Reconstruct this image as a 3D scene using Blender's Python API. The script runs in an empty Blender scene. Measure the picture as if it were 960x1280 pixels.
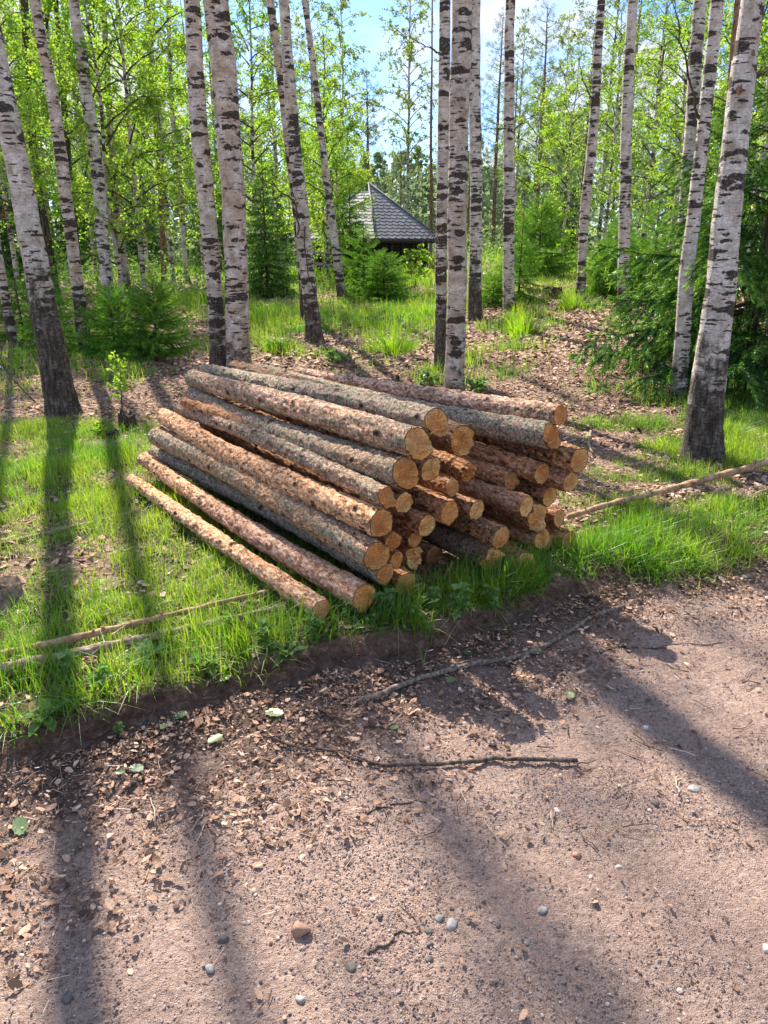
import bpy, math, random
import numpy as np
from mathutils import Vector, Matrix

rs = np.random.RandomState
R = math.radians
scene = bpy.context.scene
COL = scene.collection

# ------------------------------------------------------------------ camera numbers
CZ = 1.65
PITCH = R(19.0)
FPX = 962.0
cp, sp = math.cos(PITCH), math.sin(PITCH)

def ray(px, py):
    a = (px - 480) / FPX
    v = (640 - py) / FPX
    return np.array([a, cp + v * sp, -sp + v * cp])

# ------------------------------------------------------------------ noise
def _hash(ix, iy, iz, seed):
    h = (ix.astype(np.int64) * 374761393 + iy.astype(np.int64) * 668265263 + iz.astype(np.int64) * 2147483647 + seed * 974711) & 0xFFFFFFFF
    h = ((h ^ (h >> 13)) * 1274126177) & 0xFFFFFFFF
    h = ((h ^ (h >> 16)) * 2246822519) & 0xFFFFFFFF
    return ((h ^ (h >> 15)) & 0xFFFFFF) / float(0xFFFFFF)

def vnoise(x, y, z=None, seed=0):
    x = np.asarray(x, float); y = np.asarray(y, float)
    z = np.zeros_like(x) if z is None else np.asarray(z, float)
    fx, fy, fz = np.floor(x), np.floor(y), np.floor(z)
    tx, ty, tz = x - fx, y - fy, z - fz
    tx = tx * tx * (3 - 2 * tx); ty = ty * ty * (3 - 2 * ty); tz = tz * tz * (3 - 2 * tz)
    r = 0
    for dx in (0, 1):
        for dy in (0, 1):
            for dz in (0, 1):
                w = (tx if dx else 1 - tx) * (ty if dy else 1 - ty) * (tz if dz else 1 - tz)
                r = r + w * _hash(fx + dx, fy + dy, fz + dz, seed)
    return r * 2 - 1

def fbm(x, y, z=None, seed=0, oct=4):
    a, s, r = 1.0, 1.0, 0
    for i in range(oct):
        r = r + a * vnoise(np.asarray(x) * s, np.asarray(y) * s, None if z is None else np.asarray(z) * s, seed + i * 17)
        a *= 0.5; s *= 2.03
    return r

def sstep(a, b, x):
    t = np.clip((np.asarray(x, float) - a) / (b - a), 0, 1)
    return t * t * (3 - 2 * t)

# ------------------------------------------------------------------ terrain
def _flat(px, py, z=0.0):
    d = ray(px, py); t = (z - CZ) / d[2]
    return d[0] * t, d[1] * t

EDGE_PX = [(0, 962), (60, 950), (200, 905), (330, 868), (400, 846), (480, 832), (560, 815), (640, 782), (750, 732), (860, 712), (960, 688)]
_ep = np.array([_flat(*p) for p in EDGE_PX])
EX = np.concatenate([[-60, -12], _ep[:, 0], [14, 60]])
_sl = (_ep[-1, 1] - _ep[0, 1]) / (_ep[-1, 0] - _ep[0, 0])
EY = np.concatenate([[_ep[0, 1] - 3.0, _ep[0, 1] - 1.6], _ep[:, 1], [_ep[-1, 1] + 3.4, _ep[-1, 1] + 5]])

def edge_y(x):
    x = np.asarray(x, float)
    a = (np.interp(x, EX, EY) + np.interp(x - 0.12, EX, EY) + np.interp(x + 0.12, EX, EY)) / 3
    return a + 0.025 * vnoise(x * 5, x * 0 + 3.3, seed=5) + 0.012 * vnoise(x * 17, x * 0 + 1.3, seed=6)

def ground(x, y):
    x = np.asarray(x, float); y = np.asarray(y, float)
    d = y - edge_y(x)
    bank = (0.090 - 0.045 * sstep(.3, 1.6, x)) * sstep(-0.06 + .03 * vnoise(x * 11, x * 0, seed=15), 0.13 + 0.06 * vnoise(x * 6, x * 0, seed=14), d) + 0.03 * sstep(-0.35, 0.0, d)
    road = 0.010 * fbm(x * 1.3, y * 1.3, seed=11, oct=3) - 0.010
    floor_ = 0.020 * fbm(x * 1.1, y * 1.1, seed=21, oct=4)
    k = sstep(0, 0.3, d)
    H = 0.95 + 0.45 * sstep(0.6, 3.5, x) - 0.15 * sstep(-1.5, -5, x)
    ys = 7.6 - 0.9 * sstep(0.5, 3, x)
    rise = H * (1 - np.exp(-np.maximum(0, y - ys) / 11.0)) * sstep(0, 2.5, y - ys)
    far = 0.02 * np.maximum(0, y - 45)
    # small mound right of the stack
    m1 = 0.10 * np.exp(-(((x - 2.0) / 1.1) ** 2 + ((y - 8.6) / 1.3) ** 2))
    m2 = 0.05 * np.exp(-(((x + 0.6) / 1.0) ** 2 + ((y - 7.2) / 0.7) ** 2))
    return road * (1 - k) + floor_ * k + bank + rise + far + m1 + m2

def gpt(px, py):
    d = ray(px, py)
    t = np.arange(0.8, 90, 0.02)
    x, y, z = d[0] * t, d[1] * t, CZ + d[2] * t
    g = ground(x, y)
    w = np.nonzero(z <= g)[0]
    i = w[0] if len(w) else len(t) - 1
    return np.array([x[i], y[i], g[i]])

def at_depth(px, py, Y):
    d = ray(px, py); t = Y / d[1]
    return np.array([d[0] * t, Y, CZ + d[2] * t])

# ------------------------------------------------------------------ mesh helpers
def mesh_np(name, V, F, mats=(), fmat=None, smooth=True, attrs=None):
    """V (n,3); F list of int arrays (m,k)"""
    if isinstance(F, np.ndarray): F = [F]
    F = [f for f in F if len(f)]
    me = bpy.data.meshes.new(name)
    nv = len(V); nl = sum(f.size for f in F); nf = sum(len(f) for f in F)
    me.vertices.add(nv); me.loops.add(nl); me.polygons.add(nf)
    me.vertices.foreach_set('co', np.ascontiguousarray(V, dtype=np.float32).ravel())
    me.loops.foreach_set('vertex_index', np.concatenate([f.ravel() for f in F]).astype(np.int32))
    tot = np.concatenate([np.full(len(f), f.shape[1]) for f in F])
    st = np.concatenate([[0], np.cumsum(tot)[:-1]])
    me.polygons.foreach_set('loop_start', st.astype(np.int32))
    me.polygons.foreach_set('use_smooth', np.full(nf, smooth))
    for m in mats: me.materials.append(m)
    if fmat is not None: me.polygons.foreach_set('material_index', np.asarray(fmat).astype(np.int32))
    for k, a in (attrs or {}).items():
        at = me.attributes.new(k, 'FLOAT', 'POINT')
        at.data.foreach_set('value', np.asarray(a, dtype=np.float32))
    me.update(calc_edges=True)
    return me

class Acc:
    """collects arrays into one mesh"""
    def __init__(s): s.V = []; s.Q = []; s.T = []; s.r = []; s.n = 0; s.qm = []; s.tm = []
    def add(s, V, F, rnd=0.5, mat=0):
        V = np.asarray(V, float)
        if V.size == 0: return
        F = np.asarray(F) + s.n
        if F.shape[1] == 4: s.Q.append(F); s.qm.append(np.full(len(F), mat))
        else: s.T.append(F); s.tm.append(np.full(len(F), mat))
        s.V.append(V)
        s.r.append(np.full(len(V), rnd, float) if np.isscalar(rnd) else np.asarray(rnd, float))
        s.n += len(V)
    def arrays(s):
        return np.concatenate(s.V), (np.concatenate(s.Q) if s.Q else np.zeros((0, 4), int)), (np.concatenate(s.T) if s.T else np.zeros((0, 3), int)), np.concatenate(s.r)
    def mesh(s, name, mats, smooth=True):
        V, Q, T, r = s.arrays()
        fm = np.concatenate([*(s.qm if s.Q else []), *(s.tm if s.T else [])])
        return mesh_np(name, V, [Q, T], mats, fm, smooth, {'rnd': r})

def obj(name, me, parent=None, loc=(0, 0, 0), **props):
    o = bpy.data.objects.new(name, me); COL.objects.link(o)
    o.location = loc
    if parent: o.parent = parent
    for k, v in props.items(): o[k] = v
    return o

def thing(name, label, cat, loc=(0, 0, 0), group=None, rz=0, s=1):
    o = bpy.data.objects.new(name, None); COL.objects.link(o)
    o.empty_display_size = 0.1
    o.location = loc; o.rotation_euler = (0, 0, rz); o.scale = (s, s, s)
    o['label'] = label; o['category'] = cat
    if group: o['group'] = group
    return o

def tag(o, label, cat, group=None):
    o['label'] = label; o['category'] = cat
    if group: o['group'] = group
    return o

def unit(v):
    v = np.asarray(v, float)
    return v / np.maximum(np.linalg.norm(v, axis=-1, keepdims=True), 1e-9)

def frames(P):
    T = np.gradient(P, axis=0); T = unit(T)
    ref = np.array([0.0, 0, 1]) if abs(T[:, 2]).mean() < 0.8 else np.array([1.0, 0, 0])
    A = unit(np.cross(np.tile(ref, (len(P), 1)), T)); B = np.cross(T, A)
    return T, A, B

def tube(P, rad, sides=8, rough=0.0, seed=0, cap=True, squash=1.0):
    P = np.asarray(P, float); rad = np.broadcast_to(np.asarray(rad, float), (len(P),))
    T, A, B = frames(P)
    th = np.linspace(0, 2 * np.pi, sides, endpoint=False)
    n = len(P)
    rr = rad[:, None] * np.ones(sides)[None]
    if rough:
        L = np.concatenate([[0], np.cumsum(np.linalg.norm(np.diff(P, axis=0), axis=1))])
        rr = rr * (1 + rough * fbm(np.cos(th)[None] * 1.5 + L[:, None] * 0, np.sin(th)[None] * 1.5 + 0 * L[:, None], (L[:, None] / max(rad.mean(), 1e-4)) * 0.35 + 0 * th[None], seed=seed, oct=3))
    V = P[:, None] + rr[..., None] * (np.cos(th)[None, :, None] * A[:, None] + squash * np.sin(th)[None, :, None] * B[:, None])
    V = V.reshape(-1, 3)
    i = np.arange(n - 1)[:, None] * sides; j = np.arange(sides)[None]; k = (j + 1) % sides
    F = np.stack([i + j, i + k, i + sides + k, i + sides + j], -1).reshape(-1, 4)
    if cap:
        c0 = len(V); V = np.concatenate([V, P[:1], P[-1:]])
        j = np.arange(sides); k = (j + 1) % sides
        F2 = np.stack([k, j, np.full(sides, c0), np.full(sides, c0)], -1)
        F3 = np.stack([(n - 1) * sides + j, (n - 1) * sides + k, np.full(sides, c0 + 1), np.full(sides, c0 + 1)], -1)
        return V, F, np.concatenate([F2[:, :3], F3[:, :3]])
    return V, F, np.zeros((0, 3), int)

def add_tube(acc, P, rad, sides=6, rnd=0.5, mat=0, rough=0.0, seed=0, squash=1.0):
    V, F, C = tube(P, rad, sides, rough, seed, True, squash)
    n0 = acc.n
    acc.add(V, F, rnd, mat)
    if len(C):
        acc.T.append(C + n0); acc.tm.append(np.full(len(C), mat))

def spline(pts, n):
    """Catmull-Rom resample"""
    p = np.asarray(pts, float)
    if len(p) == 2: return p[0] + np.linspace(0, 1, n)[:, None] * (p[1] - p[0])
    q = np.concatenate([[2 * p[0] - p[1]], p, [2 * p[-1] - p[-2]]])
    u = np.linspace(0, len(p) - 1 - 1e-9, n); i = u.astype(int); t = (u - i)[:, None]
    a, b, c, d = q[i], q[i + 1], q[i + 2], q[i + 3]
    return 0.5 * (2 * b + (c - a) * t + (2 * a - 5 * b + 4 * c - d) * t ** 2 + (3 * b - a - 3 * c + d) * t ** 3)

# ------------------------------------------------------------------ materials
class NT:
    def __init__(s, name):
        s.m = bpy.data.materials.new(name); s.m.use_nodes = True
        s.t = s.m.node_tree; s.t.nodes.clear()
        s.out = s.n('ShaderNodeOutputMaterial')
    def n(s, ty, **kw):
        nd = s.t.nodes.new(ty)
        for k, v in kw.items():
            if k.startswith('i_'):
                key = k[2:]
                nd.inputs[int(key) if key.isdigit() else key].default_value = v
            else: setattr(nd, k, v)
        return nd
    def l(s, a, b): s.t.links.new(a, b)
    def val(s, x, sock):
        if hasattr(x, 'is_linked') or isinstance(x, bpy.types.NodeSocket): s.l(x, sock)
        else: sock.default_value = x
    def math(s, op, a, b=0.0, clamp=False):
        nd = s.n('ShaderNodeMath', operation=op, use_clamp=clamp)
        s.val(a, nd.inputs[0]); s.val(b, nd.inputs[1]); return nd.outputs[0]
    def mix(s, f, a, b, mode='MIX'):
        nd = s.n('ShaderNodeMix', data_type='RGBA', blend_type=mode)
        s.val(f, nd.inputs[0]); s.val(a, nd.inputs[6]); s.val(b, nd.inputs[7]); return nd.outputs[2]
    def ramp(s, f, stops, interp='LINEAR'):
        nd = s.n('ShaderNodeValToRGB'); cr = nd.color_ramp; cr.interpolation = interp
        while len(cr.elements) < len(stops): cr.elements.new(0.5)
        for e, (p, c) in zip(cr.elements, stops):
            e.position = p; e.color = (*c, 1) if hasattr(c, '__len__') else (c, c, c, 1)
        s.val(f, nd.inputs[0]); return nd.outputs[0]
    def coord(s, scale=(1, 1, 1), kind='Object', rand=0.0):
        tc = s.n('ShaderNodeTexCoord'); mp = s.n('ShaderNodeMapping')
        s.l(tc.outputs[kind], mp.inputs[0]); mp.inputs['Scale'].default_value = scale
        if rand:
            oi = s.n('ShaderNodeObjectInfo')
            vm = s.n('ShaderNodeVectorMath', operation='SCALE'); vm.inputs[0].default_value = (rand, rand * .7, rand * 1.3)
            s.l(oi.outputs['Random'], vm.inputs['Scale']); s.l(vm.outputs[0], mp.inputs['Location'])
        return mp.outputs[0]
    def noise(s, vec, scale, detail=4, rough=0.55, dist=0.0):
        nd = s.n('ShaderNodeTexNoise'); s.l(vec, nd.inputs['Vector'])
        nd.inputs['Scale'].default_value = scale; nd.inputs['Detail'].default_value = detail
        nd.inputs['Roughness'].default_value = rough; nd.inputs['Distortion'].default_value = dist
        return nd.outputs[0]
    def voro(s, vec, scale, feature='F1', rnd=1.0):
        nd = s.n('ShaderNodeTexVoronoi', feature=feature); s.l(vec, nd.inputs['Vector'])
        nd.inputs['Scale'].default_value = scale; nd.inputs['Randomness'].default_value = rnd
        return nd.outputs
    def attr(s, name):
        nd = s.n('ShaderNodeAttribute'); nd.attribute_name = name; return nd.outputs['Fac']
    def bump(s, h, strength, dist):
        nd = s.n('ShaderNodeBump'); nd.inputs['Strength'].default_value = strength; nd.inputs['Distance'].default_value = dist
        s.l(h, nd.inputs['Height']); return nd.outputs[0]
    def pbr(s, col, rough=0.9, normal=None, spec=0.2):
        b = s.n('ShaderNodeBsdfPrincipled'); s.val(col, b.inputs['Base Color']); s.val(rough, b.inputs['Roughness'])
        b.inputs['Specular IOR Level'].default_value = spec
        if normal is not None: s.l(normal, b.inputs['Normal'])
        s.l(b.outputs[0], s.out.inputs[0]); return s.m

def c4(r, g, b): return (r, g, b, 1)

def leaf_mat(name, d1, d2, t1, t2, tfac=0.5, gloss=0.04, hue_obj=0.15):
    m = NT(name)
    r = m.attr('rnd')
    oi = m.n('ShaderNodeObjectInfo')
    cd = m.mix(r, c4(*d1), c4(*d2)); ct = m.mix(r, c4(*t1), c4(*t2))
    f = m.math('MULTIPLY', oi.outputs['Random'], hue_obj * 2)
    dark = m.math('SUBTRACT', 1.0 + hue_obj, f)
    def sc(c):
        vm = m.n('ShaderNodeVectorMath', operation='SCALE'); m.l(c, vm.inputs[0]); m.l(dark, vm.inputs['Scale']); return vm.outputs[0]
    a = m.n('ShaderNodeBsdfDiffuse'); m.l(sc(cd), a.inputs[0])
    b = m.n('ShaderNodeBsdfTranslucent'); m.l(sc(ct), b.inputs[0])
    g = m.n('ShaderNodeBsdfGlossy'); g.inputs['Roughness'].default_value = 0.45; g.inputs[0].default_value = c4(.8, .85, .8)
    x = m.n('ShaderNodeMixShader'); x.inputs[0].default_value = tfac; m.l(a.outputs[0], x.inputs[1]); m.l(b.outputs[0], x.inputs[2])
    y = m.n('ShaderNodeMixShader'); y.inputs[0].default_value = gloss; m.l(x.outputs[0], y.inputs[1]); m.l(g.outputs[0], y.inputs[2])
    m.l(y.outputs[0], m.out.inputs[0])
    return m.m

M = {}
M['leaf'] = leaf_mat('birch_leaf', (.09, .20, .022), (.20, .32, .035), (.20, .46, .02), (.54, .72, .06), 0.58)
M['leaf_far_hazed'] = leaf_mat('birch_leaf_far_hazed', (.12, .18, .055), (.20, .27, .07), (.22, .33, .06), (.42, .50, .10), 0.5)  # paler than the near leaf: distance haze put into the colour
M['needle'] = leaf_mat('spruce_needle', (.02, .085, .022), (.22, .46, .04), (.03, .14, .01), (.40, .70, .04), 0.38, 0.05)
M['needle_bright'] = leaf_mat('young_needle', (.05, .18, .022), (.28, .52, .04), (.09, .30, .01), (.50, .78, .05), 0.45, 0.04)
M['needle_pine'] = leaf_mat('pine_needle', (.08, .13, .08), (.18, .24, .13), (.10, .18, .08), (.24, .34, .15), 0.35, 0.06)
M['grass'] = leaf_mat('grass_blade', (.05, .17, .012), (.26, .40, .035), (.14, .42, .010), (.56, .72, .03), 0.5, 0.05)
M['straw'] = leaf_mat('dry_grass', (.32, .27, .12), (.42, .36, .20), (.35, .30, .12), (.45, .40, .2), 0.35, 0.03)
M['weed'] = leaf_mat('weed_leaf', (.08, .19, .04), (.20, .32, .10), (.18, .38, .03), (.35, .52, .10), 0.42, 0.06)
M['far_green_hazed'] = leaf_mat('far_forest_hazed', (.16, .22, .13), (.28, .36, .18), (.20, .30, .14), (.40, .52, .24), 0.45, 0.02)  # pale greens, haze over the far wood painted into the leaf colour
M['fallen'] = leaf_mat('fallen_green_leaf', (.06, .14, .05), (.24, .30, .13), (.10, .20, .05), (.3, .4, .15), 0.25, 0.06)

def birch_bark():
    m = NT('birch_bark')
    oi = m.n('ShaderNodeObjectInfo')
    p = m.coord((1, 1, 1), rand=37.0)
    p1 = m.coord((1, 1, 2.6), rand=37.0)
    ph = m.coord((1, 1, 9.0), rand=37.0)
    pv = m.coord((1, 1, 0.22), rand=37.0)
    base = m.ramp(m.noise(p, 9, 5, .6), [(.31, (.34, .29, .24)), (.45, (.62, .57, .51)), (.63, (.88, .86, .82))])
    base = m.mix(m.ramp(m.noise(p, 55, 4, .7), [(.42, 0.0), (.66, .6)]), base, c4(.30, .25, .20))
    # fine horizontal lenticels
    ln = m.ramp(m.noise(ph, 16, 3, .6), [(.60, 0.0), (.68, .85)])
    base = m.mix(ln, base, c4(.12, .10, .09))
    # peel bands
    pb = m.ramp(m.noise(ph, 3.0, 3, .5), [(.56, 0.0), (.64, .55)])
    base = m.mix(pb, base, c4(.47, .38, .31))
    # black crescent scars in two sizes
    wob = m.noise(p, 19, 5, .7)
    nt = m.n('ShaderNodeTexNoise'); m.l(p1, nt.inputs['Vector']); nt.inputs['Scale'].default_value = 11.0; nt.inputs['Detail'].default_value = 5
    def layer(zs, sc, lo, hi, dist, wamp):
        pz = m.coord((1, 1, zs), rand=37.0 + sc)
        vm = m.n('ShaderNodeVectorMath', operation='ADD'); m.l(pz, vm.inputs[0])
        cb = m.n('ShaderNodeVectorMath', operation='SCALE'); cb.inputs['Scale'].default_value = dist
        m.l(nt.outputs[1], cb.inputs[0]); m.l(cb.outputs[0], vm.inputs[1])
        v = m.voro(vm.outputs[0], sc)
        sc_ = m.n('ShaderNodeSeparateColor'); m.l(v[1], sc_.inputs[0])
        sz = m.math('MULTIPLY', m.ramp(sc_.outputs[0], [(.25, 0.0), (.9, 1.0)]), hi - lo)
        sz = m.math('ADD', m.math('MULTIPLY', sz, m.ramp(m.noise(p, 1.6, 3), [(.34, .5), (.60, 1.45)])), lo)
        d = m.math('SUBTRACT', v[0], m.math('ADD', sz, m.math('MULTIPLY', m.math('SUBTRACT', wob, .5), wamp)))
        return m.ramp(d, [(0.0, 1.0), (.04, .0)])
    scar = m.math('MAXIMUM', layer(3.4, 3.9, -.02, .52, .16, .9), layer(5.5, 8.5, -.08, .40, .12, .8))
    scar = m.math('MULTIPLY', scar, m.ramp(m.noise(p, 80, 3, .7), [(.3, .6), (.5, 1.0)]))
    dark = m.ramp(m.noise(p, 60, 3, .6), [(.3, (.020, .017, .015)), (.7, (.085, .070, .060))])
    base = m.mix(scar, base, dark)
    # dark fissured butt
    sx = m.n('ShaderNodeSeparateXYZ'); tc = m.n('ShaderNodeTexCoord'); m.l(tc.outputs['Object'], sx.inputs[0])
    oc = m.n('ShaderNodeSeparateColor'); m.l(oi.outputs['Color'], oc.inputs[0])
    hz = m.math('SUBTRACT', sx.outputs[2], m.math('MULTIPLY', oc.outputs[0], 1.6))
    hz = m.math('ADD', hz, m.math('MULTIPLY', m.math('SUBTRACT', m.noise(p, 7, 6, .75), .5), 2.6))
    butt = m.ramp(m.math('ADD', m.math('MULTIPLY', hz, .7), .5), [(.34, 1.0), (.58, 0.0)])
    fis = m.math('ADD', m.math('MULTIPLY', m.noise(pv, 34, 5, .7), .6), m.math('MULTIPLY', m.noise(p1, 26, 5, .7), .4))
    fcol = m.ramp(fis, [(.36, (.022, .018, .016)), (.50, (.10, .08, .065)), (.60, (.26, .225, .19)), (.72, (.48, .44, .39))])
    col = m.mix(butt, base, fcol)
    # brownish tint per tree
    col = m.mix(m.math('MULTIPLY', oc.outputs[1], m.ramp(m.noise(p, 6, 3), [(.35, 0.2), (.65, 1.0)])), col, m.mix(1.0, col, c4(.78, .62, .46), 'MULTIPLY'))
    h = m.math('ADD', m.math('MULTIPLY', m.math('MULTIPLY', butt, fis), 2.4), m.math('ADD', m.math('MULTIPLY', scar, .5), m.math('MULTIPLY', m.noise(ph, 22, 4, .7), .8)))
    return m.pbr(col, .75, m.bump(h, 1.0, .018), .2)
M['birch_bark'] = birch_bark()

def rough_bark(name, a, b, c, sc=30, zs=.25):
    m = NT(name); p = m.coord((1, 1, zs), rand=23.0)
    f = m.noise(p, sc, 5, .65)
    col = m.ramp(f, [(.33, a), (.52, b), (.72, c)])
    return m.pbr(col, .9, m.bump(f, .9, .012), .15)
M['dark_bark'] = rough_bark('dark_bark', (.02, .016, .013), (.085, .065, .05), (.20, .17, .14))
M['pine_bark'] = rough_bark('pine_bark', (.06, .035, .025), (.24, .14, .09), (.42, .27, .18), 22, .5)
M['twig'] = rough_bark('twig_bark', (.03, .024, .02), (.085, .065, .05), (.17, .14, .11), 60, .4)
M['stick'] = rough_bark('stick_bark', (.035, .028, .024), (.12, .09, .075), (.27, .22, .18), 60, .6)
M['greystick'] = rough_bark('grey_stick_bark', (.07, .055, .045), (.22, .175, .145), (.42, .36, .31), 60, .6)
M['pole'] = rough_bark('pole_bark', (.20, .11, .06), (.42, .27, .16), (.62, .45, .30), 22, .8)
M['greypole'] = rough_bark('grey_pole_bark', (.14, .10, .07), (.32, .24, .18), (.50, .42, .33), 26, .8)
M['stump'] = rough_bark('stump_bark', (.02, .015, .012), (.07, .055, .04), (.16, .13, .10), 40, .3)

def log_bark():
    m = NT('pine_log_bark')
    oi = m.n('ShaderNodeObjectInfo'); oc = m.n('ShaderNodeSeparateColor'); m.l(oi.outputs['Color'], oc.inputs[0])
    p = m.coord((1, 1, .55), rand=51.0); q = m.coord((1, 1, 1), rand=51.0); pl = m.coord((1, 1, .16), rand=51.0)
    big = m.noise(pl, 5, 3, .6)
    n1 = m.noise(p, 62, 6, .72, .2)
    orange = m.ramp(n1, [(.32, (.09, .04, .02)), (.41, (.48, .20, .09)), (.51, (.80, .43, .23)), (.64, (.98, .74, .52))])
    pink = m.ramp(n1, [(.32, (.08, .04, .03)), (.41, (.38, .20, .135)), (.51, (.66, .41, .29)), (.64, (.92, .72, .57))])
    col = m.mix(m.ramp(m.math('ADD', m.math('MULTIPLY', oc.outputs[1], .7), m.math('SUBTRACT', big, .35)), [(.35, 0.0), (.65, 1.0)]), orange, pink)
    # dark flaky patches
    v = m.voro(p, 46)
    fl = m.ramp(m.math('ADD', m.noise(p, 30, 6, .78), m.math('MULTIPLY', v[0], .10)), [(.60, 0.0), (.65, .9)])
    fl = m.math('MULTIPLY', fl, m.ramp(m.noise(pl, 4.5, 4, .6), [(.34, .25), (.56, 1.0)]))
    col = m.mix(fl, col, m.ramp(m.noise(q, 90, 3), [(.35, (.030, .022, .018)), (.7, (.13, .085, .065))]))
    # streaky cracks
    cr = m.ramp(m.noise(pl, 70, 4, .7), [(.62, 0.0), (.70, .7)])
    col = m.mix(cr, col, c4(.06, .04, .03))
    # lichen
    n_a = m.noise(pl, 9, 3, .6); n_b = m.noise(q, 46, 6, .8)
    lz = m.math('ADD', m.math('ADD', m.math('MULTIPLY', n_a, .55), n_b), m.math('MULTIPLY', m.math('SUBTRACT', oc.outputs[0], .5), .34))
    lm = m.ramp(lz, [(.745, 0.0), (.785, 1.0)])
    lc = m.ramp(m.noise(q, 58, 6, .8), [(.40, (.028, .036, .022)), (.47, (.15, .18, .11)), (.54, (.40, .47, .31)), (.64, (.68, .71, .53))])
    lc = m.mix(m.ramp(m.noise(q, 30, 4, .7), [(.42, 0.0), (.50, 1.0)]), lc, m.ramp(m.noise(q, 75, 5, .8), [(.38, (.10, .07, .05)), (.50, (.50, .36, .27)), (.60, (.84, .67, .53))]))
    col = m.mix(m.math('MULTIPLY', lm, .9), col, lc)
    k = m.attr('rnd')
    col = m.mix(m.ramp(k, [(.15, 0.0), (.6, .92)]), col, c4(.05, .033, .026))
    col = m.mix(oc.outputs[2], col, m.mix(1.0, col, c4(.60, .50, .43), 'MULTIPLY'))  # darker brown bark on inner logs, with shade of the gaps painted in
    h = m.math('ADD', m.math('MULTIPLY', n1, .9), m.math('ADD', m.math('MULTIPLY', m.math('MULTIPLY', lm, m.noise(q, 130, 4, .75)), 1.1), m.math('MULTIPLY', fl, .8)))
    return m.pbr(col, .88, m.bump(h, 1.0, .013), .12)
M['log_bark'] = log_bark()

def cut_wood():
    m = NT('cut_wood')
    oi = m.n('ShaderNodeObjectInfo')
    p = m.coord((1, 1, 1), rand=0.0); pr = m.coord((1, 1, 1), rand=19.0)
    sx = m.n('ShaderNodeSeparateXYZ'); m.l(p, sx.inputs[0])
    rr = m.math('SQRT', m.math('ADD', m.math('POWER', sx.outputs[0], 2.0), m.math('POWER', sx.outputs[1], 2.0)))
    rd = m.math('ADD', rr, m.math('MULTIPLY', m.noise(pr, 22, 3), .010))
    w = m.math('SINE', m.math('MULTIPLY', rd, 720.0))
    w = m.ramp(m.math('ADD', m.math('MULTIPLY', w, .5), .5), [(.2, 0.0), (.95, 1.0)])
    n = m.noise(pr, 12, 4, .6)
    a = m.ramp(n, [(.34, (.62, .31, .11)), (.48, (.98, .60, .22)), (.62, (1.0, .78, .38))])
    col = m.mix(m.math('MULTIPLY', w, .48), a, c4(.42, .18, .06))
    # saw streaks
    ps = m.n('ShaderNodeMapping'); m.l(pr, ps.inputs[0]); ps.inputs['Scale'].default_value = (20, 240, 20); ps.inputs['Rotation'].default_value = (0, 0, .5)
    st = m.noise(ps.outputs[0], 1.0, 3, .6)
    col = m.mix(m.ramp(st, [(.35, .5), (.6, 0.0)]), col, c4(.34, .14, .05))
    col = m.mix(m.ramp(m.noise(pr, 38, 5, .75), [(.52, 0.0), (.64, .45)]), col, c4(.36, .15, .055))
    col = m.mix(m.math('MULTIPLY', m.ramp(oi.outputs['Random'], [(.2, 0.0), (1, 1.0)]), .45), col, m.mix(1.0, col, c4(.72, .52, .42), 'MULTIPLY'))
    at2 = m.math('ARCTAN2', sx.outputs[1], sx.outputs[0])
    cmb = m.n('ShaderNodeCombineXYZ'); m.l(m.math('MULTIPLY', at2, 2.6), cmb.inputs[0]); m.l(m.math('MULTIPLY', rr, 4.0), cmb.inputs[1]); m.l(m.math('MULTIPLY', oi.outputs['Random'], 90.0), cmb.inputs[2])
    ck = m.math('MULTIPLY', m.ramp(m.noise(cmb.outputs[0], 2.2, 2, .5), [(.58, 0.0), (.61, 1.0)]), m.ramp(rr, [(.006, 1.0), (.06, .2)]))
    col = m.mix(m.math('MULTIPLY', ck, .75), col, c4(.12, .05, .02))
    col = m.mix(m.ramp(m.math('ADD', rr, m.math('MULTIPLY', m.noise(pr, 30, 3), .03)), [(.042, .28), (.058, 0.0)]), col, c4(.56, .20, .06))
    tone = m.ramp(oi.outputs['Random'], [(0.0, (1.0, .98, .92)), (.30, (1.08, 1.0, .86)), (.55, (.90, .76, .64)), (.75, (.98, .84, .70)), (1.0, (.86, .74, .62))])
    col = m.mix(1.0, col, tone, 'MULTIPLY')
    col = m.mix(m.ramp(m.math('ADD', m.noise(pr, 9, 3), m.math('MULTIPLY', m.noise(pr, 60, 4), .3)), [(.64, 0.0), (.78, .4)]), col, c4(.30, .19, .11))
    # pith & inner bark rim by attribute
    k = m.attr('rnd')
    col = m.mix(m.ramp(k, [(.90, 0.0), (.965, 1.0)]), col, c4(.13, .065, .035))
    col = m.mix(m.ramp(rr, [(.0, 1.0), (.005, 0.0)]), col, c4(.30, .13, .05))
    return m.pbr(col, .8, m.bump(m.math('ADD', st, m.math('MULTIPLY', w, .5)), 1.0, .005), .15)
M['cut'] = cut_wood()

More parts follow.
